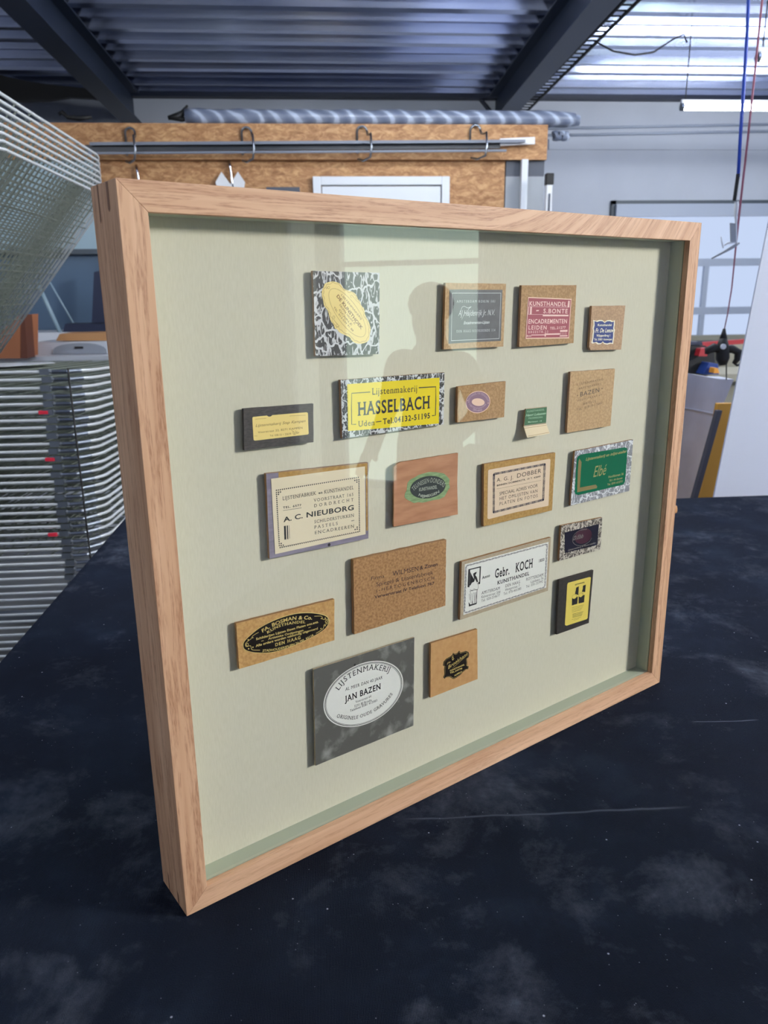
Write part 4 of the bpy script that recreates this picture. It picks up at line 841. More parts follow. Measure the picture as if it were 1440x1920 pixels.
# 17 yellow foil label on black card
s = Sample('sample_board', 'upright black board with a tall yellow foil label printed with two dark blocks', k14, [(150, 1020), (662, 872), (592, 1665), (110, 1838)], 'darkcard2', edge='edge_dark')
o = s.sticker([(268, 1090), (280, 1062), (600, 975), (622, 982), (590, 1350), (572, 1590), (555, 1608), (255, 1705), (232, 1692), (250, 1400)], 'gold2')
s.mark([('t', 'LIJSTENMAKERIJ', 380, 1100, 525, 1058, 15, 'b'), ('f', [(400, 1135), (440, 1112), (432, 1245), (382, 1228), (395, 1170)]), ('f', [(502, 1105), (545, 1088), (535, 1200), (485, 1195), (498, 1150)]),
        ('f', [(338, 1290), (370, 1308), (400, 1280), (425, 1265), (418, 1375), (334, 1402)]), ('f', [(438, 1268), (470, 1280), (500, 1250), (528, 1240), (518, 1352), (435, 1372)]),
        ('p', ell(372, 1270, 34, -8, 2, 32, 20), 3, True), ('p', ell(470, 1245, 34, -8, 2, 32, 20), 3, True)] +
       [('l', 335, 1435 + 22 * i, 350 + 165 - 12 * i, 1392 + 24 * i, 3.5) for i in range(4)] +
       [('l', 345, 1532 + 16 * i, 508 - 8 * i, 1490 + 20 * i, 5) for i in range(4)] + [('l', 335, 1612, 470, 1575, 3), ('l', 365, 1622, 440, 1600, 3)], 'black', o)

# 18 black and gold pointed oval
s = Sample('sample_board', 'wide brown board with a black pointed-oval label lettered in gold', k18, [(88, 405), (1350, 92), (1352, 620), (128, 990)], 'mdf_bosman', thick=0.0035)
ov = smooth_path([(172, 690), (185, 640), (260, 560), (400, 450), (600, 350), (800, 285), (960, 262), (1120, 270), (1240, 300), (1282, 352), (1278, 405), (1220, 480), (1080, 570), (850, 680), (680, 745), (520, 782), (350, 785), (240, 765), (185, 735)], 4, True)
o = s.sticker(ov, 'goldink')
cx_, cy_ = 728, 525; o2 = s.sticker([(cx_ + (x - cx_) * 0.984, cy_ + (y - cy_) * 0.968) for x, y in ov], 'blacksticker', off=0.0002, name='black_field', parent=o)
s.mark([('c', 'FA. BOSMAN & Co.', [(420, 522), (560, 440), (760, 368), (920, 350), (1060, 352)], 46, 'b'), ('c', 'KUNSTHANDEL', [(485, 535), (640, 450), (820, 408), (975, 398)], 34, 'sb'),
        ('t', 'Schilderijen Lijsten Etsen Platen enz.enz.', 340, 618, 1145, 392, 30, 'b'), ('t', 'Artistieke Omlijstingen', 498, 612, 950, 500, 26, 'b'), ('t', 'Alle orders worden vakkundig uitgevoerd', 338, 705, 1135, 478, 30, 'b'),
        ('t', 'DEN HAAG', 585, 698, 918, 598, 40, 'sb', 0.08), ('c', 'STADHOUDERSPLEIN 26-TEL 33116', [(422, 768), (560, 755), (700, 726), (850, 676), (960, 628), (1080, 560)], 30, 'b'),
        ('l', 408, 630, 438, 622, 6), ('l', 1015, 458, 1042, 450, 6),
        ('p', smooth_path([(375, 515), (300, 560), (275, 600), (235, 630), (205, 665), (215, 700), (270, 690), (290, 740), (390, 745)], 4), 6), ('p', ell(228, 675, 14, 0, 0, 18, 16), 6, True), ('d', 240, 612, 9), ('d', 245, 728, 9), ('d', 300, 708, 9), ('d', 298, 585, 8),
        ('p', smooth_path([(1090, 310), (1180, 310), (1200, 350), (1260, 350), (1265, 400), (1215, 420), (1200, 470), (1110, 530)], 4), 6), ('p', ell(1243, 378, 12, 0, 0, 17, 16), 6, True), ('d', 1230, 335, 9), ('d', 1228, 430, 9), ('d', 1180, 340, 8), ('d', 1175, 468, 8)], 'goldink', o)

# 19 large grey marbled square with white oval
s = Sample('sample_board', 'largest square board, marbled grey with white oval label, at bottom', KC, [(484, 448), (1028, 274), (1023, 750), (495, 967)], 'slate', thick=0.0022, edge='mdf_grey')
o = s.sticker(ell(752, 579, 215, -72, 12, 164, 64), 'white')
s.mark([('p', ell(752, 579, 207, -69, 12, 157, 64), 3, True), ('p', ell(752, 579, 202, -67, 12, 152, 64), 1.6, True),
        ('c', 'LIJSTENMAKERIJ', [(618, 562), (660, 508), (730, 468), (810, 448), (893, 464)], 29, 's'), ('t', 'AL MEER DAN 40 JAAR', 655, 562, 856, 496, 16, 's'), ('t', 'JAN BAZEN', 655, 622, 848, 550, 32, 'sb'),
        ('t', 'Voorstraat 64', 710, 628, 795, 596, 12, 's'), ('t', '3231 BJ Brielle', 702, 652, 798, 616, 12, 's'), ('t', 'Telefoon 0181 412083', 680, 676, 828, 618, 12, 's'),
        ('c', 'ORIGINELE OUDE GRAVURES', [(605, 706), (700, 716), (800, 680), (870, 630), (912, 578)], 18, 's')], 'black', o)
s.mark([('d', 706, 422, 6)], 'black', None, off=0.0, name='hole')

# 20 small tan card with black scalloped label
s = Sample('sample_board', 'square tan board with a small jagged black foil label at lower middle', k20, [(215, 438), (1258, 115), (1268, 1238), (205, 1660)], 'mdf_orange')
bl = [(715, 648), (760, 670), (810, 650), (850, 600), (885, 640), (940, 625), (1000, 605), (1060, 630), (1075, 690), (1060, 750), (1020, 780), (1030, 860), (1025, 930), (1065, 950), (1050, 1015), (1000, 1025), (930, 1080), (890, 1130), (840, 1170), (780, 1210), (730, 1235), (690, 1225), (640, 1190), (570, 1195), (520, 1230), (495, 1200), (520, 1120), (510, 1020), (520, 960), (485, 930), (500, 850), (560, 780), (640, 735), (690, 700)]
o = s.sticker(bl, 'blacksticker')
s.mark([('t', 'Fa.', 570, 920, 665, 850, 40, 'i'), ('t', 'G.', 685, 820, 740, 780, 90, 'i'), ('t', 'Broekhans', 595, 1020, 1035, 700, 80, 'i'), ('l', 705, 985, 990, 735, 5),
        ('t', 'KUNSTHANDEL', 640, 1070, 970, 925, 34, 'b'), ('t', 'TEL.24778', 640, 1120, 915, 1012, 34, 'b'), ('t', 'ALMELO', 740, 1175, 910, 1080, 32, 'b'), ('p', ell(705, 780, 14, 0, 0, 36, 16), 6, True), ('p', [(c_[0] * 0.94 + 46, c_[1] * 0.94 + 55) for c_ in bl], 4, True)], 'goldink', o)

# ------------------------------------------------------------------ fluorescent tubes (lamps in rows along x)
def tube_lamp(x0, y, z, L, label, group=None, wire=True):
    r = empty('tube_lamp', (x0 + L / 2, y, z), label, 'lamp', group)
    mb = MB(); mb.tube([(-L / 2 + 0.02, 0, 0), (L / 2 - 0.02, 0, 0)], 0.021, 10); mb.build('tube', M['tube'], r, smooth=True)
    for sx in (-1, 1):
        mb = MB(); mb.tube([(sx * (L / 2 - 0.02), 0, 0), (sx * L / 2, 0, 0)], 0.026, 10); mb.build('end_cap', M['steel'], r)
    mb = MB(); mb.box((-L / 2, -0.012, 0.020), (L / 2, 0.012, 0.045)); mb.build('holder', M['whiteplastic'], r)
    if wire:
        for sx in (-1, 1):
            mb = MB(); mb.tube([(sx * (L / 2 - 0.03), 0, 0.04), (sx * (L / 2 - 0.03), 0.0, ZC - z + 0.02)], 0.004, 6); mb.build('suspension_wire', M['rubber'], r)
    return r
tube_lamp(2.70, 5.238, 2.664, 1.9, 'long lit white tube lamp hanging low before the far wall', 'hanging tube lamps')
tube_lamp(2.60, 4.08, 2.67, 1.9, 'lit tube lamp end peeping in at the top right corner', 'hanging tube lamps')
for x, y in ((2.65, 2.9), (2.65, 1.75), (-0.1, 2.3), (-0.1, 3.1), (-3.2, 0.9), (-3.2, -0.6)):  # unseen lamps, added to light the room, roof and rack
    tube_lamp(x, y, 2.86 if y > 3 and x < 0 else 2.72, 1.9, 'unseen tube lamp added overhead to light the room', 'hanging tube lamps', False)
# feed cable sagging to the first lamp
def path_on(pts, ax, val): return [U(u, v, ax, val) for u, v in pts]
mb = MB(); a = [U(1120, 80, 'y', 5.2), U(1150, 96, 'y', 5.2), U(1190, 103, 'y', 5.2), U(1225, 98, 'y', 5.2), U(1260, 75, 'y', 5.2), U(1282, 64, 'y', 5.2), U(1288, 80, 'y', 5.2)]
mb.tube(a, 0.006, 6); o = mb.build('lamp_cable', M['rubber'], smooth=True); rebase(o, a[0]); tag(o, 'thin dark cable sagging under the roof toward the hanging tube lamp', 'cable')

# wire cable tray and pipes beside the right beam
r = empty('cable_tray', (1.93, 5.4, 2.93), 'dark wire cable tray running along the right roof beam', 'cable tray')
off = Vector((1.93, 5.4, 2.93))
ends = [(Vector((1.80, 3.2, 2.93)), Vector((1.895, 7.1, 2.93))), (Vector((1.875, 3.2, 2.93)), Vector((1.985, 7.1, 2.93)))]
for a, b in ends:
    mb = MB(); mb.tube([a - off, b - off], 0.011, 6); mb.build('side_wire', M['rubber'], r)
for i in range(44):
    f = (i + 0.5) / 44; mb = MB(); mb.tube([ends[0][0].lerp(ends[0][1], f) - off, ends[1][0].lerp(ends[1][1], f) - off], 0.005, 5); mb.build('cross_wire', M['rubber'], r)

# conduits on the far wall
for i, (v0, v1) in enumerate(((239, 233), (252, 246))):
    a = U(1010, v0 + 2, 'y', YB_ - 0.03); b = U(1440, v1, 'y', YB_ - 0.03); b = a.lerp(b, 1.1)
    mb = MB(); mb.tube([a, b], 0.011, 8)
    o = mb.build('conduit', M['trim'], smooth=True); rebase(o, a)
    tag(o, ('upper' if i == 0 else 'lower') + ' of two thin grey conduits along the far white wall', 'conduit')
mb = MB(); a = U(1028, 268, 'y', YB_); mb.box((a.x, YB_ - 0.025, a.z - 0.06), (XR, YB_, a.z + 0.03)); struct('trim_2', mb, M['wall'])

# far window with white blind
w0 = U(1150, 380, 'y', YB_); w1 = U(1445, 373, 'y', YB_); wz1 = (w0.z + w1.z) / 2; wz0 = U(1300, 628, 'y', YB_).z
WX0, WX1 = w0.x, XR - 0.05
mb = MB(); mb.box((WX0, YB_ - 0.02, wz0), (WX1, YB_ - 0.012, wz1 - 0.03)); struct('window_1', mb, M['blind'])
mb = MB(); mb.box((WX0 - 0.03, YB_ - 0.05, wz1 - 0.035), (WX1, YB_ - 0.001, wz1)); mb.box((WX0 - 0.03, YB_ - 0.05, wz0), (WX0 + 0.01, YB_ - 0.001, wz1)); struct('trim_3', mb, M['darktrim'])
mb = MB(); mb.box((WX0, YB_ - 0.10, wz1 - 0.15), (WX1, YB_ - 0.055, wz1 - 0.036)); struct('trim_8', mb, M['trim'])
mb = MB()
for v, x in ((492, 4.5), (582, 4.4)):
    z = U(1360, v, 'y', YB_).z; mb.box((WX0, YB_ - 0.06, z - 0.035), (U(1425 if v < 500 else 1405, v, 'y', YB_).x, YB_ - 0.021, z + 0.035))
for u in (1316,):
    xx = U(u, 540, 'y', YB_).x; mb.box((xx - 0.02, YB_ - 0.055, wz0), (xx + 0.03, YB_ - 0.021, U(1360, 492, 'y', YB_).z))
struct('trim_4', mb, M['trim'])
mb = MB(); mb.box((WX0 - 0.05, YB_ - 0.14, wz0 - 0.05), (WX1, YB_ - 0.001, wz0)); struct('trim_5', mb, M['beige'])

# ------------------------------------------------------------------ OSB cabin
CY = 4.626
zt = U(600, 232, 'y', CY).z; zh = U(600, 299, 'y', CY).z
hx0, hx1 = U(105, 235, 'y', CY).x, U(1028, 228, 'y', CY).x
mb = MB(); mb.box((hx0 - 0.3, CY, zh), (hx1, CY + 0.05, zt)); o = mb.build('header_board', M['osb']); rebase(o, (0, CY, zh)); o['kind'] = 'structure'; o.name = 'trim_6'
cx1 = U(948, 300, 'y', CY + 0.04).x; cx0 = U(188, 400, 'y', CY).x
mb = MB(); mb.box((-1.20, CY + 0.05, 0), (cx1, CY + 0.12, zh + 0.1)); struct('wall_cabin', mb, M['osb'])
mb = MB(); mb.box((-3.2, CY + 0.05, 1.72), (-1.2, CY + 0.12, zh)); mb.box((-3.2, CY + 0.05, 0), (-1.2, CY + 0.12, 0.9)); struct('wall_cabin_left', mb, M['paleblue'])
mb = MB(); mb.box((-3.2, CY + 0.09, 0.9), (-1.2, CY + 0.10, 1.70)); struct('window_4', mb, M['bluegrey'])
mb = MB(); mb.box((-3.2, CY + 0.03, 1.69), (-1.2, CY + 0.13, 1.72)); struct('trim_7', mb, M['darktrim'])
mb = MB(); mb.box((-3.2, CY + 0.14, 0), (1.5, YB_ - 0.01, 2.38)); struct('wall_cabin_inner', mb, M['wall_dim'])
# white door in the cabin
d0 = U(586, 331, 'y', CY + 0.02); d1 = U(843, 329, 'y', CY + 0.02)
r = empty('cabin_door', ((d0.x + d1.x) / 2, CY + 0.045, 0), 'white panelled door with frame in the chipboard cabin', 'door')
r['kind'] = 'structure'; r.name = 'door_2'
w = (d1.x - d0.x) / 2; H = d0.z
mb = MB(); mb.box((-w, -0.035, 0), (-w + 0.05, 0.0, H)); mb.box((w - 0.05, -0.035, 0), (w, 0.0, H)); mb.box((-w + 0.05, -0.035, H - 0.05), (w - 0.05, 0.0, H)); mb.build('door_frame', M['whitedoor'], r, bevel=0.004)
mb = MB(); mb.box((-w + 0.055, -0.022, 0.01), (w - 0.055, 0.0, H - 0.056)); mb.build('door_leaf', M['whitedoor'], r, bevel=0.004)
mb = MB(); mb.box((0.04, -0.045, H - 0.155), (0.17, -0.0225, H - 0.145)); mb.build('door_closer', M['slategrey'], r)
# grey end panels and white post
pz = U(985, 330, 'y', CY + 0.02).z; px1 = U(1022, 300, 'y', CY + 0.03).x; px0 = U(950, 300, 'y', CY + 0.03).x
r = empty('end_panel', ((px0 + px1) / 2, CY + 0.04, 0), 'grey end panel with dark top band right of the chipboard wall', 'panel')
mb = MB(); mb.box((px0 - (px0 + px1) / 2, 0, 0), ((px1 - px0) / 2, 0.03, pz)); mb.build('panel_face', M['greypanel'], r)
mb = MB(); mb.box((px0 - (px0 + px1) / 2, 0, pz), ((px1 - px0) / 2, 0.03, zh)); mb.build('dark_band', M['slategrey'], r, )
a = U(976, 345, 'y', CY); b = U(988, 345, 'y', CY)
mb = MB(); mb.box((a.x, CY - 0.02, 0), (b.x, CY + 0.02, zh)); o = mb.build('white_post', M['whitedoor'], bevel=0.003); rebase(o, (a.x, CY, 0)); tag(o, 'slim white upright post in front of the grey end panel', 'post')
a = U(1022, 340, 'y', 4.4); b = U(1040, 340, 'y', 4.4); zt2 = U(1030, 343, 'y', 4.4).z
r = empty('clamp_pole', ((a.x + b.x) / 2, 4.4, 0), 'white upright pole with black cap right of the cabin', 'pole')
hw = (b.x - a.x) / 2
mb = MB(); mb.prism([(-hw * 0.55, 0, zt2), (hw * 0.55, 0, zt2), (hw, 0, 1.2), (hw, 0, 0), (-hw, 0, 0), (-hw, 0, 1.2)], (0, 0.03, 0)); mb.build('shaft', M['whiteplastic'], r, bevel=0.003)
mb = MB(); mb.box((-hw * 0.8, -0.008, zt2 - 0.01), (hw * 0.8, 0.038, zt2 + 0.055)); mb.build('cap', M['rubber'], r, bevel=0.004)
mb = MB(); mb.box((-0.006, -0.006, zt2 - 0.30), (0.006, -0.001, zt2 - 0.06)); mb.build('slot', M['slategrey'], r)

# grey profiles hung on hooks along the header
ya = CY - 0.10
def rail_bar(u0, v0, u1, v1, hgt, y, mat, name, label):
    a = U(u0, v0, 'y', y); b = U(u1, v1, 'y', y)
    mb = MB(); d = b - a; L = d.length; d.normalize(); up = Vector((0, 0, 1)); n_ = d.cross(up).normalized(); up = n_.cross(d)
    mb.prism([a, b, b + up * hgt, a + up * hgt], n_ * -0.022)
    o = mb.build(name, M[mat], bevel=0.002); rebase(o, a); return tag(o, label, 'profile', 'plastic profiles hung under the cabin header')
rail_bar(165, 289, 950, 284, 0.012, ya + 0.005, 'rail_grey', 'plastic_profile', 'lower mid-grey profile of the bundle hung on hooks')
rail_bar(160, 284, 938, 278, 0.036, ya + 0.045, 'rail_dark', 'plastic_profile', 'nearly black profile between the grey ones on the hooks')
rail_bar(168, 272, 985, 267, 0.016, ya + 0.005, 'rail_grey', 'plastic_profile', 'upper grey profile of the bundle hung on hooks')
rail_bar(938, 273, 1003, 270, 0.040, ya + 0.04, 'whiteplastic', 'plastic_profile', 'short white profile end sticking out at the right of the hung bundle')
hk = None
HKL = ['leftmost steel hook on the cabin header', 'second steel hook from the left on the cabin header', 'third steel hook from the left, above the white door', 'rightmost steel hook on the cabin header']
for i, (u, v) in enumerate(((241, 238), (461, 237), (679, 235), (893, 233))):
    t_ = U(u, v, 'y', CY - 0.05)
    if hk is None:
        R_ = 0.030; p = [(-R_, 0.038, -0.15), (-R_, 0.036, -R_)] + [(-R_ * cos(a_ * pi / 8), 0.03 - 0.01 * a_ / 8, -R_ + R_ * sin(a_ * pi / 8)) for a_ in range(1, 8)] + [(R_, 0.02, -R_), (R_ + 0.003, 0.0, -0.052), (R_ + 0.008, -0.05, -0.062), (R_ + 0.014, -0.098, -0.062), (R_ + 0.018, -0.104, -0.14), (R_ + 0.01, -0.10, -0.192), (0.0, -0.05, -0.205), (-R_, -0.01, -0.19)]
        mb = MB(); mb.tube(p, 0.0065, 8); hk = mb.build('steel_hook', M['steel'], smooth=True); o = hk
    else:
        o = hk.copy(); COL.objects.link(o)
    o.location = t_; tag(o, HKL[i], 'hook', 'hooks on the cabin header')
# small clips with papers on the chipboard wall
for i, (u, v, L, lab) in enumerate(((256, 311, 0.16, 'small shiny clip on chipboard above the frame corner'), (430, 303, 0.16, 'small shiny clip holding white scraps on the chipboard'))):
    a = U(u, v, 'y', CY + 0.03); r = empty('wall_clip', a, lab, 'clip')
    mb = MB(); mb.tube([(0, 0.02, 0), (0, -0.01, 0.0), (0.004, -0.015, -0.03), (0.012, -0.015, -0.12), (0.016, -0.015, -L)], 0.008, 8); mb.build('clip_body', M['chrome'], r, smooth=True)
    if i == 1:
        for sx, mm in ((-1, 'whiteplastic'), (1, 'whiteplastic')):
            mb = MB(); mb.prism([(0.0, -0.02, -0.13), (sx * 0.05, -0.02, -0.06), (sx * 0.09, -0.02, -0.12), (sx * 0.07, -0.02, -0.21), (0.01, -0.02, -0.20)], (0, 0.006, 0)); mb.build('paper_scrap', M[mm], r)
a = U(505, 351, 'y', CY + 0.03); b = U(562, 353, 'y', CY + 0.03)
mb = MB(); mb.box((a.x - 0.02, CY + 0.02, a.z - 0.9), (b.x, CY + 0.048, a.z)); o = mb.build('dark_board', M['slategrey'], bevel=0.003); rebase(o, (a.x, CY + 0.03, a.z - 0.9)); tag(o, 'dark board edge on the chipboard wall left of the white door', 'board')
# rolls wrapped in chevron film lying on top of the cabin
RL = ['front roll in blue-grey chevron film on the cabin roof', 'rear roll in blue-grey chevron film on the cabin roof', 'lower roll in chevron film sticking out right of the cabin']
for i, (dy, dz, u0, u1) in enumerate(((0.06, 0.046, 348, 1078), (0.165, 0.056, 356, 1086), (0.12, 0.03, 1040, 1066))):
    x0_ = U(u0, 222, 'y', CY + dy).x; x1_ = U(u1, 222, 'y', CY + dy).x
    zz = zt + dz + 0.001 if i < 2 else zt + 0.034
    mb = MB(); n_ = 30; pts = [(x0_ + (x1_ - x0_) * q / n_, CY + dy + (0.0 if i == 2 else 0), zz - (0.075 if i == 2 else 0) + 0.002 * sin(q * 2.1)) for q in range(n_ + 1)]
    rr = [0.044 if i < 2 else 0.030] * (n_ + 1); rr = [q + 0.003 * sin(j * 1.7) for j, q in enumerate(rr)]; rr[-1] *= 0.7
    mb.tube(pts, rr, 12); o = mb.build('film_roll', M['chevron'], smooth=True); rebase(o, pts[0]); tag(o, RL[i], 'roll', 'wrapped rolls on the cabin roof')
a = U(322, 228, 'y', CY + 0.05)
mb = MB(); mb.tube([(-0.02, 0, 0.02), (0.04, 0, 0.03), (0.07, 0.01, 0.05), (0.10, 0, 0.09)], [0.012, 0.022, 0.018, 0.006], 8); mb.tube([(0.0, 0, 0.02), (0.06, 0, 0.012), (0.1, 0, 0.018)], [0.012, 0.014, 0.01], 8)
o = mb.build('black_bracket', M['rubber'], smooth=True); o.location = a; tag(o, 'small black clamp lying on the cabin roof beside the rolls', 'clamp')
a = U(112, 230, 'y', CY + 0.05)
mb = MB(); mb.tube([(0.0, 0, 0.045), (0.02, 0, 0.06), (0.05, 0, 0.03), (0.12, 0, 0.025), (0.19, 0, 0.03)], [0.01, 0.014, 0.012, 0.016, 0.01], 8)
o = mb.build('old_tool', M['rubber'], smooth=True); o.location = a; tag(o, 'dark rusty tool lying on the cabin roof at its left end', 'tool')
# bracket at the foot of the right beam
a = U(900, 185, 'y', YB_ - 0.02); b = U(922, 212, 'y', YB_ - 0.02)
mb = MB(); mb.tube([a, b], 0.018, 6); o = mb.build('brace', M['darkbeam']); rebase(o, a); o['kind'] = 'structure'
# black sheet hanging under the roof on the left
mb = MB(); top = [U(u, v, 'y', 6.3) for u, v in ((-60, 120), (0, 140), (40, 150), (90, 158), (140, 163), (185, 168), (205, 190))]; bot = [U(u, v, 'y', 6.3) for u, v in ((-60, 192), (0, 186), (40, 190), (90, 188), (130, 182), (170, 184), (205, 191))]
mb.add(top + bot, [(i, i + 1, 7 + i + 1, 7 + i) for i in range(6)]); mb.add([p + Vector((0, 0.06, 0)) for p in top + bot], [(i, 7 + i, 7 + i + 1, i + 1) for i in range(6)])
mb.add(bot + [p + Vector((0, 0.06, 0)) for p in bot], [(i, i + 1, 8 + i, 7 + i) for i in range(6)])
o = mb.build('black_sheeting', M['rubber'], smooth=False); rebase(o, top[3]); tag(o, 'black sheeting bundled under the roof left of the left beam', 'sheeting')

# ------------------------------------------------------------------ drying rack
RY0, RY1 = 1.70, 2.90
RXF = U(163, 760, 'y', RY0).x         # free edge of the lowered shelves
PITCH = 0.0226
ztop = U(100, 697, 'y', RY0).z
rk = empty('drying_rack', (RXF - 0.45, (RY0 + RY1) / 2, 0), 'tall silver drying rack with many wire shelves, upper ones lifted', 'drying rack')
rc = Vector((RXF - 0.45, (RY0 + RY1) / 2, 0))
def shelf_mesh(W, wires=True):
    """shelf lying flat; hinge along the y axis at x = 0, free edge at x = W"""
    L = RY1 - RY0; mb = MB(); r_ = 0.0050; c_ = 0.11
    def arc(cx, cy, a0, a1): return [(cx + c_ * cos(radians(a)), cy + c_ * sin(radians(a)), 0) for a in range(a0, a1 + 1, 15)]
    pts = [(0, -L / 2, 0), (W - c_, -L / 2, 0)] + arc(W - c_, -L / 2 + c_, -90, 0)[1:] + arc(W - c_, L / 2 - c_, 0, 90) + [(0, L / 2, 0)]
    mb.tube(pts, r_, 6)
    mb.tube([(0, -L / 2, 0), (0, L / 2, 0)], r_, 6)
    o = mb
    w2 = MB()
    if wires:
        for i in range(1, 11): x = W * i / 11; w2.tube([(x, -L / 2, 0), (x, L / 2, 0)], 0.0022, 4, cap=False)
        for j in range(1, 10): y = -L / 2 + L * j / 10; w2.tube([(0, y, -0.003), (W, y, -0.003)], 0.0028, 4, cap=False)
    return o, w2
WL = 0.85
a_, b_ = shelf_mesh(WL)
sh0 = a_.build('shelf', M['rack'], rk, smooth=True); wi0 = b_.build('wire_mesh', M['rackwire'], sh0)
mbk = MB(); mbk.box((WL - 0.118, -(RY1 - RY0) / 2 - 0.006, -0.008), (WL - 0.092, -(RY1 - RY0) / 2 + 0.01, 0.008)); mbk.tube([(WL - 0.085, -(RY1 - RY0) / 2 - 0.004, 0), (WL - 0.05, -(RY1 - RY0) / 2 + 0.008, -0.001), (WL - 0.02, -(RY1 - RY0) / 2 + 0.045, 0)], 0.0062, 8)
br0 = mbk.build('corner_clip', M['steel'], sh0)
NL = 42
TILT = radians(2.9)
for i in range(NL):
    if i == 0: o, wi, br = sh0, wi0, br0
    else:
        o = sh0.copy(); COL.objects.link(o); o.parent = rk
        if i < 25: wi = wi0.copy(); COL.objects.link(wi); wi.parent = o
        br = br0.copy(); COL.objects.link(br); br.parent = o
    sag = 0.0008 * sin(i * 1.9)
    o.rotation_euler = (-TILT, 0, 0)     # the lowered shelves dip a little towards the back
    o.location = (RXF - WL + 0.004 * sin(i * 2.3) - rc.x, 0.003 * sin(i * 1.3), ztop - i * PITCH + sag - sin(TILT) * (RY1 - RY0) / 2)
PHI = radians(50)
xf2 = U(195, 300, 'y', RY1).x; zf2 = U(195, 299, 'y', RY1).z
for i in range(8):
    o = sh0.copy(); COL.objects.link(o); o.parent = rk
    wi = wi0.copy(); COL.objects.link(wi); wi.parent = o
    dz = -0.0205 * i
    o.location = (xf2 - WL * cos(PHI) - rc.x, 0, zf2 - WL * sin(PHI) + dz); o.rotation_euler = (0, -PHI, 0)
# uprights with hinge springs at the left side, outside the picture, and feet
xh = RXF - WL - 0.03 - rc.x
for y in (-(RY1 - RY0) / 2 + 0.05, (RY1 - RY0) / 2 - 0.05):
    mb = MB(); mb.box((xh - 0.03, y - 0.015, 0.05), (xh, y + 0.015, 2.2)); mb.build('upright', M['steel'], rk)
    mb = MB(); mb.box((xh - 0.03, y - 0.02, 0.0), (xh + WL, y + 0.02, 0.05)); mb.build('foot', M['steel'], rk)
# stops in front holding the lowered shelves apart
mb = MB(); mb.tube([(U(128, 700, 'y', RY0 - 0.012).x - rc.x, -(RY1 - RY0) / 2 - 0.010, 0.1), (U(128, 700, 'y', RY0 - 0.012).x - rc.x, -(RY1 - RY0) / 2 - 0.010, ztop + 0.01)], 0.003, 6)
mb.build('stop_rod', M['rubber'], rk)
for u, v in ((81, 777), (93, 864), (98, 1003)):
    q = U(u, v, 'y', RY0 - 0.007) - rc
    k = round((ztop - q.z) / PITCH); q.z = ztop - k * PITCH
    mb = MB(); mb.box((q.x - 0.013, q.y, q.z - 0.005), (q.x + 0.013, q.y + 0.0125, q.z + 0.005)); o = mb.build('red_tag', M['redtag'], rk, bevel=0.001); o['label'] = 'small red plastic tag'
# paper on top of the lowered shelves
mb = MB(); a = U(-10, 690, 'z', ztop + 0.006); pp = []
for u, y_ in ((-60, 1.86), (10, 1.90), (104, 2.22), (100, 2.34), (-60, 2.40)):
    x_ = U(u, 680, 'y', y_).x; pp.append(Vector((x_, y_, ztop - math.tan(TILT) * (y_ - RY0) + 0.0105)))
mb.prism(pp, (0, 0, 0.001)); o = mb.build('paper_sheet', M['whiteplastic']); rebase(o, pp[1]); tag(o, 'white paper sheet lying on the lowered rack shelves', 'paper')
# ------------------------------------------------------------------ things behind the rack
y_ = 4.0
def slab(name, pts, y, th, mat, label, cat, bevel=0.003, group=None):
    P_ = [U(u, v, 'y', y) for u, v in pts]; mb = MB(); mb.prism(P_, (0, th, 0)); o = mb.build(name, M[mat], bevel=bevel)
    rebase(o, (sum(p.x for p in P_) / len(P_), y, min(p.z for p in P_))); return tag(o, label, cat, group)
# long side table carrying plotter and boxes
zt3 = U(60, 668, 'y', 3.6).z
r = empty('side_table', (-1.55, 3.9, 0), 'plain side table behind the drying rack carrying a plotter', 'table')
mb = MB(); mb.box((-1.0, -0.35, zt3 - 0.03), (0.95, 0.35, zt3)); mb.build('tabletop', M['whiteplastic'], r)
for x in (-0.9, 0.87):
    for yy in (-0.3, 0.25):
        mb = MB(); mb.box((x, yy, 0), (x + 0.05, yy + 0.05, zt3 - 0.03)); mb.build('leg', M['steel'], r)
# plotter: white body, grey arched control panel
a = U(45, 664, 'y', 3.7); b = U(210, 664, 'y', 3.7); c_ = U(120, 641, 'y', 3.7)
r = empty('plotter', ((a.x + b.x) / 2, 3.75, zt3), 'white plotter with a grey arched control panel behind the rack', 'plotter')
w = (b.x - a.x) / 2 + 0.1; hh = c_.z - zt3
mb = MB(); mb.prism([(-w + 0.1, -0.05, 0), (-w + 0.12, -0.05, hh * 0.7), (-w + 0.17, -0.05, hh), (w, -0.05, hh), (w, -0.05, 0)], (0, 0.25, 0)); mb.build('body', M['whiteplastic'], r, bevel=0.006)
pc = U(150, 664, 'y', 3.69).x - (a.x + b.x) / 2; pw = U(200, 664, 'y', 3.69).x - U(150, 664, 'y', 3.69).x
mb = MB(); mb.prism([(pc - pw * cos(t__ * pi / 14), -0.065, 0.002 + hh * 0.86 * sin(t__ * pi / 14) ** 0.6) for t__ in range(15)], (0, 0.014, 0)); pn = mb.build('control_panel', M['greypanel'], r)
mb = MB(); mb.box((pc - 0.022, -0.068, hh * 0.45), (pc + 0.022, -0.0655, hh * 0.62)); mb.build('display', M['rubber'], pn)
zp = zt3 + hh + 0.001
o = slab('pine_board', [(105, 640), (205, 640), (205, 625), (112, 627)], 3.72, 0.2, 'pine', 'orange pine board lying on top of the plotter', 'board')
o.location.z = zp
o = slab('cardboard_box', [(-60, 655), (36, 655), (36, 572), (4, 600), (-60, 640)], 3.45, 0.25, 'cardboard', 'brown cardboard sheet stack at the left edge behind the rack', 'cardboard'); o.location.z = zt3
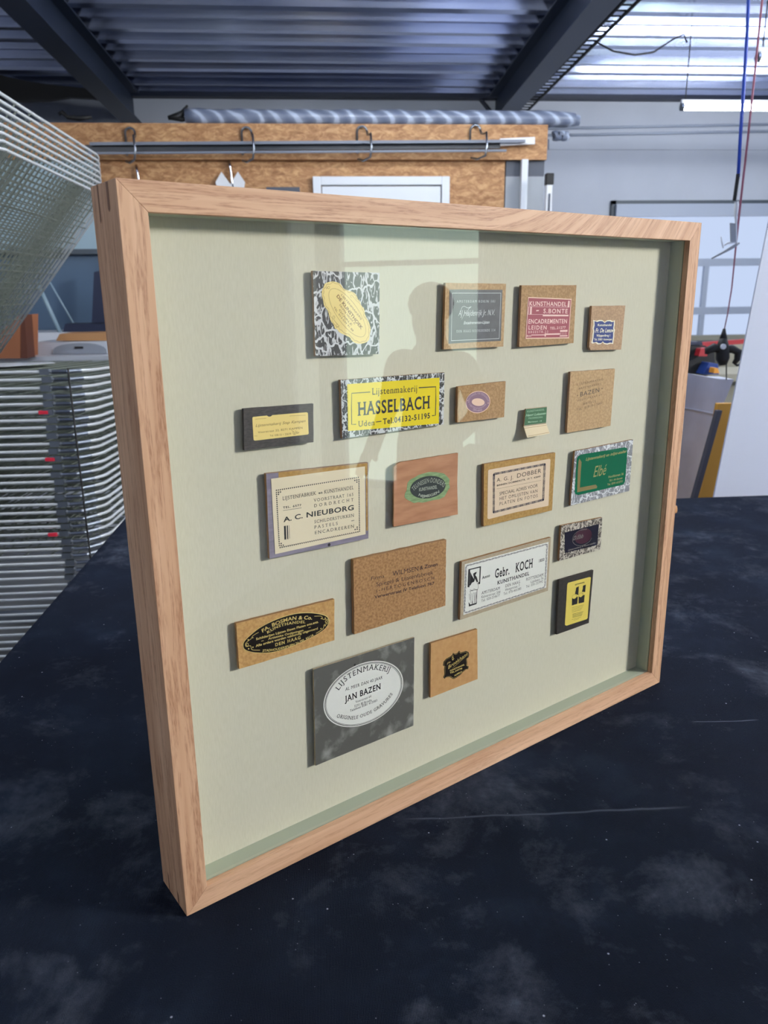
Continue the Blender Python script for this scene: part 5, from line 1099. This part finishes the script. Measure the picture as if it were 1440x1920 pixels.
o = slab('wood_offcut', [(37, 655), (50, 655), (44, 572), (37, 575)], 3.45, 0.1, 'rust', 'narrow rust brown wood offcut beside the cardboard', 'wood'); o.location.z = zt3
def rod(name, p0, p1, y, r_, mat, label, cat):
    a = U(*p0, 'y', y); b = U(*p1, 'y', y); mb = MB(); mb.tube([a, b], r_, 8); o = mb.build(name, M[mat], smooth=True); rebase(o, b); return tag(o, label, cat)
rod('leaning_rod', (70, 530), (113, 624), 4.3, 0.012, 'paleblue', 'pale rod leaning in front of the blue-grey cabin window', 'rod')
rod('leaning_rod', (88, 520), (140, 610), 4.45, 0.005, 'paleblue', 'thinner rod leaning at the blue-grey cabin window', 'rod')
o = slab('dark_case', [(118, 622), (200, 622), (200, 607), (122, 607)], 4.3, 0.2, 'navyplastic', 'dark low case below the cabin window', 'case'); 
r = o; 
o = slab('dark_screen', [(172, 605), (200, 605), (200, 505), (176, 510)], 4.45, 0.03, 'navyplastic', 'dark upright screen at the cabin window beside the oak frame', 'screen')
mb = MB(); a = U(118, 622, 'y', 4.3); mb.box((a.x - 0.6, 4.27, 0), (a.x + 0.9, 4.66, a.z - 0.002)); o = mb.build('low_cabinet', M['whiteplastic']); rebase(o, (a.x, 4.3, 0)); tag(o, 'low white cabinet under the blue-grey cabin window', 'cabinet')

# ------------------------------------------------------------------ right side of the workshop
# white sheet leaning at the right behind the table
P_ = [U(1337, 940, 'y', 1.46), U(1437, 440, 'y', 1.46)]
d = (P_[1] - P_[0]); t0 = P_[0] + d * (-1.45); 
base = P_[0] - d * (P_[0].z / d.z); topp = P_[0] + d * ((2.05 - P_[0].z) / d.z)
mb = MB(); mb.prism([base, base + Vector((1.3, 0.12, 0)), topp + Vector((1.3, 0.12, 0)), topp], Vector((-0.09, 0.995, 0)) * 0.005)
o = mb.build('white_board', M['whitepanel'], bevel=0.001); rebase(o, base); tag(o, 'very large white board leaning at the right behind the table', 'board')
def lean(name, top2, low2, y, wx, th, mat, label, cat, z_top_right=None, left=False):
    """board whose visible side edge runs through two picture points; body extends by wx in x; stands on the floor"""
    A_ = U(*low2, 'y', y); B__ = U(*top2, 'y', y); d = B__ - A_; base = A_ - d * (A_.z / d.z)
    tr = B__ + Vector((wx, 0, z_top_right or 0))
    mb = MB(); mb.prism([base, base + Vector((wx, 0, 0)), tr, B__], (0, th, 0)); o = mb.build(name, M[mat], bevel=0.002); rebase(o, base); return tag(o, label, cat)
lean('ochre_board', (1347, 757), (1312, 935), 1.78, 0.30, 0.02, 'ochre', 'ochre yellow board leaning between white board and wrapped package', 'board')
lean('grey_strip', (1346, 770), (1300, 935), 1.74, 0.015, 0.02, 'darkedge', 'dark grey strip leaning beside the ochre board', 'strip')
pkg = [U(u, v, 'y', 2.05) for u, v in ((1180, 702), (1285, 699), (1320, 706), (1350, 711), (1376, 711), (1362, 745), (1345, 780), (1327, 830), (1297, 935))]
bs = U(1297, 935, 'y', 2.05); d = bs - U(1345, 780, 'y', 2.05); bb = bs + d * (bs.z / -d.z)
pkg += [Vector((bb.x, 2.05, 0)), Vector((pkg[0].x - 0.2, 2.05, 0))]
mb = MB(); mb.prism(pkg, (0, 0.10, 0)); mb.tube([p + Vector((0, -0.004, 0)) for p in [U(1262, 762, 'y', 2.05), U(1300, 768, 'y', 2.05), U(1340, 776, 'y', 2.05)]], 0.004, 6)
o = mb.build('wrapped_package', M['film'], bevel=0.008); rebase(o, (bb.x, 2.05, 0)); tag(o, 'tall package wrapped in cloudy white plastic behind the table', 'package')
# clutter on the bench below the far window
by = 3.4
bz = U(1330, 702, 'y', by).z
r = empty('work_bench', (2.6, 3.7, 0), 'beige work bench below the far window, mostly hidden', 'bench')
mb = MB(); mb.box((-0.75, -0.3, bz - 0.04), (1.2, 0.09, bz)); mb.build('benchtop', M['beige'], r)
mb = MB(); mb.box((-0.7, -0.22, 0), (1.1, 0.08, bz - 0.04)); mb.build('bench_body', M['beige'], r)
o = slab('dark_case', [(1270, 701), (1342, 701), (1340, 660), (1322, 648), (1270, 650)], by + 0.02, 0.3, 'rubber', 'black case on the bench below the far window', 'case')
o = slab('navy_box', [(1270, 647), (1318, 647), (1316, 641), (1270, 642)], by + 0.04, 0.25, 'navyplastic', 'flat navy box lying on the black case', 'box'); 
o = slab('red_strip', [(1300, 652), (1402, 644), (1400, 636), (1300, 643)], by + 0.34, 0.03, 'redplastic', 'long red strip under the far window sill', 'strip')
o = slab('red_tool', [(1310, 668), (1326, 668), (1326, 652), (1314, 654)], by - 0.05, 0.05, 'redplastic', 'small red tool hanging beside the black case', 'tool')
o = slab('blue_bag', [(1318, 702), (1348, 702), (1346, 682), (1330, 680)], by - 0.08, 0.08, 'bluebag', 'small blue bag in front of the black case', 'bag')
o = slab('orange_block', [(1338, 700), (1349, 700), (1346, 690), (1340, 690)], by - 0.14, 0.05, 'orange', 'tiny orange block beside the blue bag', 'block')
o = slab('beige_cabinet', [(1345, 800), (1460, 800), (1460, 640), (1352, 644)], by + 0.45, 0.2, 'beige', 'beige panel below the far window sill behind the black valve', 'panel')

# ------------------------------------------------------------------ hanging air hose, blow gun, red hose with valve block
hy = 1.9
r = empty('air_hose', U(1403, -40, 'y', hy), 'bright blue air hose hanging from the roof at the right', 'hose')
h0 = Vector(r.location)
def rel(u, v, y=hy, base=h0): return U(u, v, 'y', y) - base
mb = MB(); mb.tube([Vector((0.0, 0, ZC - h0.z)), rel(1404, -30), rel(1401, 60), rel(1394, 170), rel(1388, 260), rel(1384, 332)], 0.0052, 8); mb.build('hose', M['hose_blue'], r, smooth=True)
mb = MB(); pts = [rel(1384, 326).lerp(rel(1377, 376), q / 40) for q in range(41)]; mb.tube(pts, [0.0062 if q % 3 else 0.0048 for q in range(41)], 8); mb.build('bend_spring', M['rubber'], r, smooth=True)
g0 = U(1377, 376, 'y', hy)
r = empty('blow_gun', g0, 'small white and grey air blow gun hanging on the blue hose', 'blow gun')
mb = MB(); mb.tube([rel(1381, 378, base=g0), rel(1380, 398, base=g0), rel(1379, 404, base=g0), rel(1380, 410, base=g0), rel(1380, 450, base=g0), rel(1381, 458, base=g0)], [0.0062, 0.0050, 0.0042, 0.0036, 0.0034, 0.004], 10); mb.build('handle', M['whiteplastic'], r, smooth=True)
mb = MB(); P_ = [rel(u, v, hy - 0.003, g0) for u, v in ((1370, 418), (1379, 419), (1380, 454), (1371, 455))]; mb.prism(P_, (0, 0.006, 0)); mb.build('name_plate', M['greypanel'], r)
mb = MB(); mb.tube([rel(1386, 456, base=g0), rel(1376, 462, base=g0), rel(1362, 470, base=g0), rel(1334, 485, base=g0)], [0.003, 0.0052, 0.0042, 0.0022], 8); mb.build('nozzle', M['greypanel'], r, smooth=True)
mb = MB(); mb.tube([rel(1380, 454, base=g0), rel(1364, 456, base=g0), rel(1358, 460, base=g0)], [0.003, 0.0035, 0.002], 8); mb.tube([rel(1356, 465, base=g0), rel(1353, 452, base=g0), rel(1352, 443, base=g0)], [0.0022, 0.0018, 0.0012], 6); mb.build('trigger', M['whiteplastic'], r, smooth=True)
h1 = U(1430, -40, 'y', hy + 0.03)
mb = MB(); mb.tube([Vector((0, 0, ZC - h1.z))] + [rel(u, v, hy + 0.03, h1) for u, v in ((1429, 0), (1416, 130), (1402, 262), (1393, 340), (1384, 420), (1378, 480), (1372, 540), (1364, 590), (1358, 618))], [0.0034] * 6 + [0.0026, 0.0022, 0.002, 0.0018], 8)
o = mb.build('red_hose', M['hose_red'], smooth=True); o.location = h1; tag(o, 'thin dusky red hose hanging beside the blue hose', 'hose')
v0 = U(1357, 618, 'y', hy + 0.03)
r = empty('valve_block', v0, 'black hanging valve block with a white label at the red hose end', 'valve')
rv = lambda u, v, dy=0.0: rel(u, v, hy + 0.03 + dy, v0)
mb = MB(); mb.tube([rv(1358, 616), rv(1357, 626), rv(1356, 636)], [0.004, 0.008, 0.013], 10); mb.tube([rv(1356, 634), rv(1355, 650), rv(1355, 672), rv(1356, 684)], [0.012, 0.020, 0.022, 0.012], 12); mb.build('body', M['rubber'], r, smooth=True)
mb = MB(); mb.tube([rv(1355, 656), rv(1338, 652), rv(1326, 658), rv(1325, 664)], [0.013, 0.015, 0.012, 0.006], 10); mb.build('coupling', M['rubber'], r, smooth=True)
mb = MB(); mb.tube([rv(1355, 656), rv(1372, 654), rv(1384, 660), rv(1382, 674), rv(1376, 682)], [0.013, 0.014, 0.013, 0.010, 0.007], 10); mb.build('coupling', M['rubber'], r, smooth=True)
mb = MB(); mb.tube([rv(1376, 680), rv(1382, 685), rv(1388, 683)], 0.004, 8); mb.build('lever', M['rubber'], r, smooth=True)
mb = MB(); c = rv(1357, 650, -0.024); mb.tube([c, c + Vector((0, 0.006, 0))], 0.009, 12); mb.build('label_disc', M['whiteplastic'], r)
mb = MB(); mb.tube([rv(1362, 682), rv(1362, 712)], 0.002, 6); mb.build('tail_cord', M['rubber'], r)
a = U(1437, 0, 'y', 4.08)
# wooden peg on the cloth behind the frame
a = U(1267, 962, 'z', TZ)
mb = MB(); mb.tube([(0, 0, 0.0096), (-0.03, 0.004, 0.0096)], 0.0095, 14); o = mb.build('wooden_peg', M['pine'], smooth=True); o.location = a; tag(o, 'short light wooden peg on the cloth just behind the frame', 'peg')

# ------------------------------------------------------------------ a colleague by the glazed door, seen only as a reflection
def person(loc, rz):
    root = empty('person', loc, 'person in dark clothes standing before the glazed door, seen reflected in the glass', 'person', rz=rz)
    J = {'pel': (0, 0, 0.78), 'wai': (0, 0.0, 0.92), 'che': (0, 0.0, 1.08), 'nec': (0, 0.01, 1.235), 'hed': (0, -0.01, 1.31), 'top': (0, -0.01, 1.42),
         'shl': (-0.17, 0, 1.17), 'ell': (-0.25, 0.0, 0.97), 'wrl': (-0.20, -0.14, 0.86), 'shr': (0.17, 0, 1.17), 'elr': (0.24, 0.02, 0.95), 'wrr': (0.22, -0.12, 0.80),
         'hil': (-0.09, 0, 0.74), 'knl': (-0.10, -0.02, 0.42), 'anl': (-0.10, 0.02, 0.07), 'tol': (-0.11, -0.14, 0.035), 'hir': (0.09, 0, 0.74), 'knr': (0.10, 0.0, 0.42), 'anr': (0.10, 0.04, 0.07), 'tor': (0.12, -0.12, 0.035)}
    E_ = [('pel', 'wai'), ('wai', 'che'), ('che', 'nec'), ('nec', 'hed'), ('hed', 'top'), ('che', 'shl'), ('shl', 'ell'), ('ell', 'wrl'), ('che', 'shr'), ('shr', 'elr'), ('elr', 'wrr'), ('pel', 'hil'), ('hil', 'knl'), ('knl', 'anl'), ('anl', 'tol'), ('pel', 'hir'), ('hir', 'knr'), ('knr', 'anr'), ('anr', 'tor')]
    Rr = {'pel': (.14, .10), 'wai': (.13, .095), 'che': (.145, .10), 'nec': (.052, .05), 'hed': (.078, .085), 'top': (.06, .07), 'shl': (.062, .06), 'ell': (.045, .045), 'wrl': (.03, .028), 'shr': (.062, .06), 'elr': (.045, .045), 'wrr': (.03, .028),
          'hil': (.085, .085), 'knl': (.058, .06), 'anl': (.04, .045), 'tol': (.035, .03), 'hir': (.085, .085), 'knr': (.058, .06), 'anr': (.04, .045), 'tor': (.035, .03)}
    ks = list(J)
    # hands: five fingers each
    for side, wr, sx in (('l', 'wrl', -1), ('r', 'wrr', 1)):
        w = Vector(J[wr]); el = Vector(J['el' + side]); d = (w - el).normalized(); pk = 'pa' + side
        J[pk] = tuple(w + d * 0.05); Rr[pk] = (.032, .018); E_.append((wr, pk)); ks.append(pk)
        lat = Vector((1, 0, 0)); lat = (lat - d * lat.dot(d)).normalized(); dn = Vector((0, 0, -1))
        for k_, (o_, L_) in enumerate(((-0.026, 0.030), (-0.009, 0.036), (0.009, 0.034), (0.024, 0.027))):
            a1, a2 = 'f%s%d' % (side, k_), 'g%s%d' % (side, k_)
            J[a1] = tuple(w + d * (0.07 + L_) + lat * o_); J[a2] = tuple(w + d * (0.075 + L_ * 1.7) + lat * o_ + dn * 0.02); Rr[a1] = (.009, .009); Rr[a2] = (.0075, .0075)
            E_ += [(pk, a1), (a1, a2)]; ks += [a1, a2]
        a1 = 't' + side; J[a1] = tuple(w + d * 0.055 - lat * sx * 0.05 + dn * 0.012); Rr[a1] = (.010, .010); E_.append((wr, a1)); ks.append(a1)
    me = bpy.data.meshes.new('body'); me.from_pydata([J[k] for k in ks], [(ks.index(a), ks.index(b)) for a, b in E_], [])
    o = bpy.data.objects.new('body', me); COL.objects.link(o); o.parent = root
    md = o.modifiers.new('skin', 'SKIN'); me.skin_vertices or None
    for i, k in enumerate(ks): me.skin_vertices[0].data[i].radius = Rr[k]
    me.skin_vertices[0].data[0].use_root = True
    md.use_smooth_shade = True
    ms = o.modifiers.new('sub', 'SUBSURF'); ms.levels = 2; ms.render_levels = 2
    me.materials.append(M['darkclothes'])
    mb = MB(); hc = Vector((0, -0.01, 1.375))
    for i in range(9):
        th = pi * i / 8
        for j in range(16):
            ph = 2 * pi * j / 16; mb.v.append(tuple(hc + Vector((0.088 * sin(th) * cos(ph), 0.10 * sin(th) * sin(ph) + 0.015, 0.085 * cos(th) + 0.012))))
    for i in range(8):
        for j in range(16): mb.f.append((i * 16 + j, i * 16 + (j + 1) % 16, (i + 1) * 16 + (j + 1) % 16, (i + 1) * 16 + j)); mb.m.append(0)
    mb.build('hair', M['hair'], root, smooth=True)
person((2.6, -0.60, 0.0), radians(-70))
